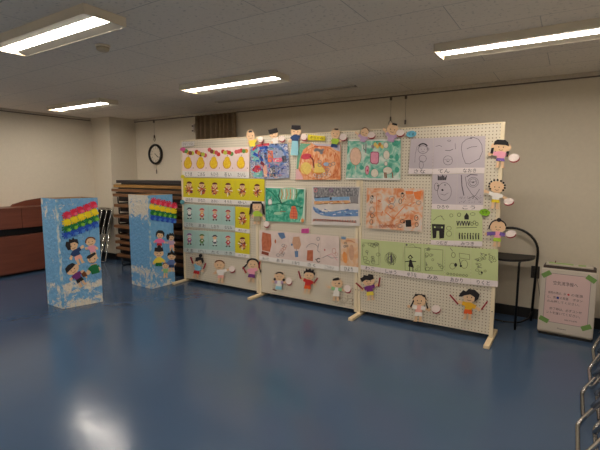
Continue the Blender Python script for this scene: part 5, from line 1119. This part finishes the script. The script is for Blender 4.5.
a = ArtU(.001); a.poly([(nu0, nz0), (nu1, nz0), (nu1, nz1), (nu0, nz1)], mat('notice_pink_paper', (220, 190, 186), .8))
GL = mat('grey_frame_line', (150, 130, 128), .8)
for p_ in ([(nu0 - .004, nz0 - .004), (nu1 + .004, nz0 - .004), (nu1 + .004, nz0), (nu0 - .004, nz0)], [(nu0 - .004, nz1), (nu1 + .004, nz1), (nu1 + .004, nz1 + .004), (nu0 - .004, nz1 + .004)], [(nu0 - .004, nz0), (nu0, nz0), (nu0, nz1), (nu0 - .004, nz1)], [(nu1, nz0), (nu1 + .004, nz0), (nu1 + .004, nz1), (nu1, nz1)]): a.poly(p_, GL)
NI = mat('notice_ink', (70, 52, 56), .8)
a.text('空気清浄機へ', .105, .30, .495, .533, NI)
a.text('使用の際は、赤', .068, .213, .405, .430, NI); a.text('の電源', .255, .345, .405, .430, NI)
a.poly([(u, z) for u, z in ((.222, .417), (.233, .428), (.244, .417), (.233, .406))], mat('notice_red', (200, 40, 48), .8), 1)
a.text('と、青', .066, .135, .362, .387, NI); a.poly([(.14, .363), (.160, .363), (.160, .385), (.14, .385)], mat('notice_blue', (40, 56, 130), .8), 1); a.text('の風量', .167, .235, .362, .387, NI); a.text('ボタン', .270, .345, .362, .387, NI)
a.text('のみ押してください。', .066, .325, .322, .347, NI)
a.text('終了時は、必ずコンセ', .09, .345, .252, .278, NI); a.text('ントを抜いてください。', .066, .335, .212, .238, NI)
a.text('福祉文化会館', .215, .315, .166, .180, NI)
obj('notice', a.bm, a.mats, pur, org)
M_TAPE = mat('green_masking_tape', (118, 156, 84), .8)
for (u, z, rot) in ((.045, .588, 35), (apw - .048, .588, -32), (.05, .148, -22), (apw - .055, .135, 28)):
    a = ArtU(.0022); c_, s_ = math.cos(math.radians(rot)), math.sin(math.radians(rot))
    a.poly([(u + x * c_ - y * s_, z + x * s_ + y * c_) for x, y in ((-.04, -.022), (.04, -.022), (.04, .022), (-.04, .022))], M_TAPE)
    obj('tape', a.bm, a.mats, pur, org)
a = ArtU(.001); a.text('Panasonic', .165, .235, .075, .088, NI); obj('maker_name', a.bm, a.mats, pur, org)
bm = bmesh.new(); tube(bm, fillet([(4.34, YB - .02, .50), (4.35, .893, .45), (4.385, .89, .25), (4.385, .885, .05), (4.46, .80, .012), (4.52, .68, .03)], .06), .0035, 6)
obj('power_cord', bm, M_WIRE, pur, org)
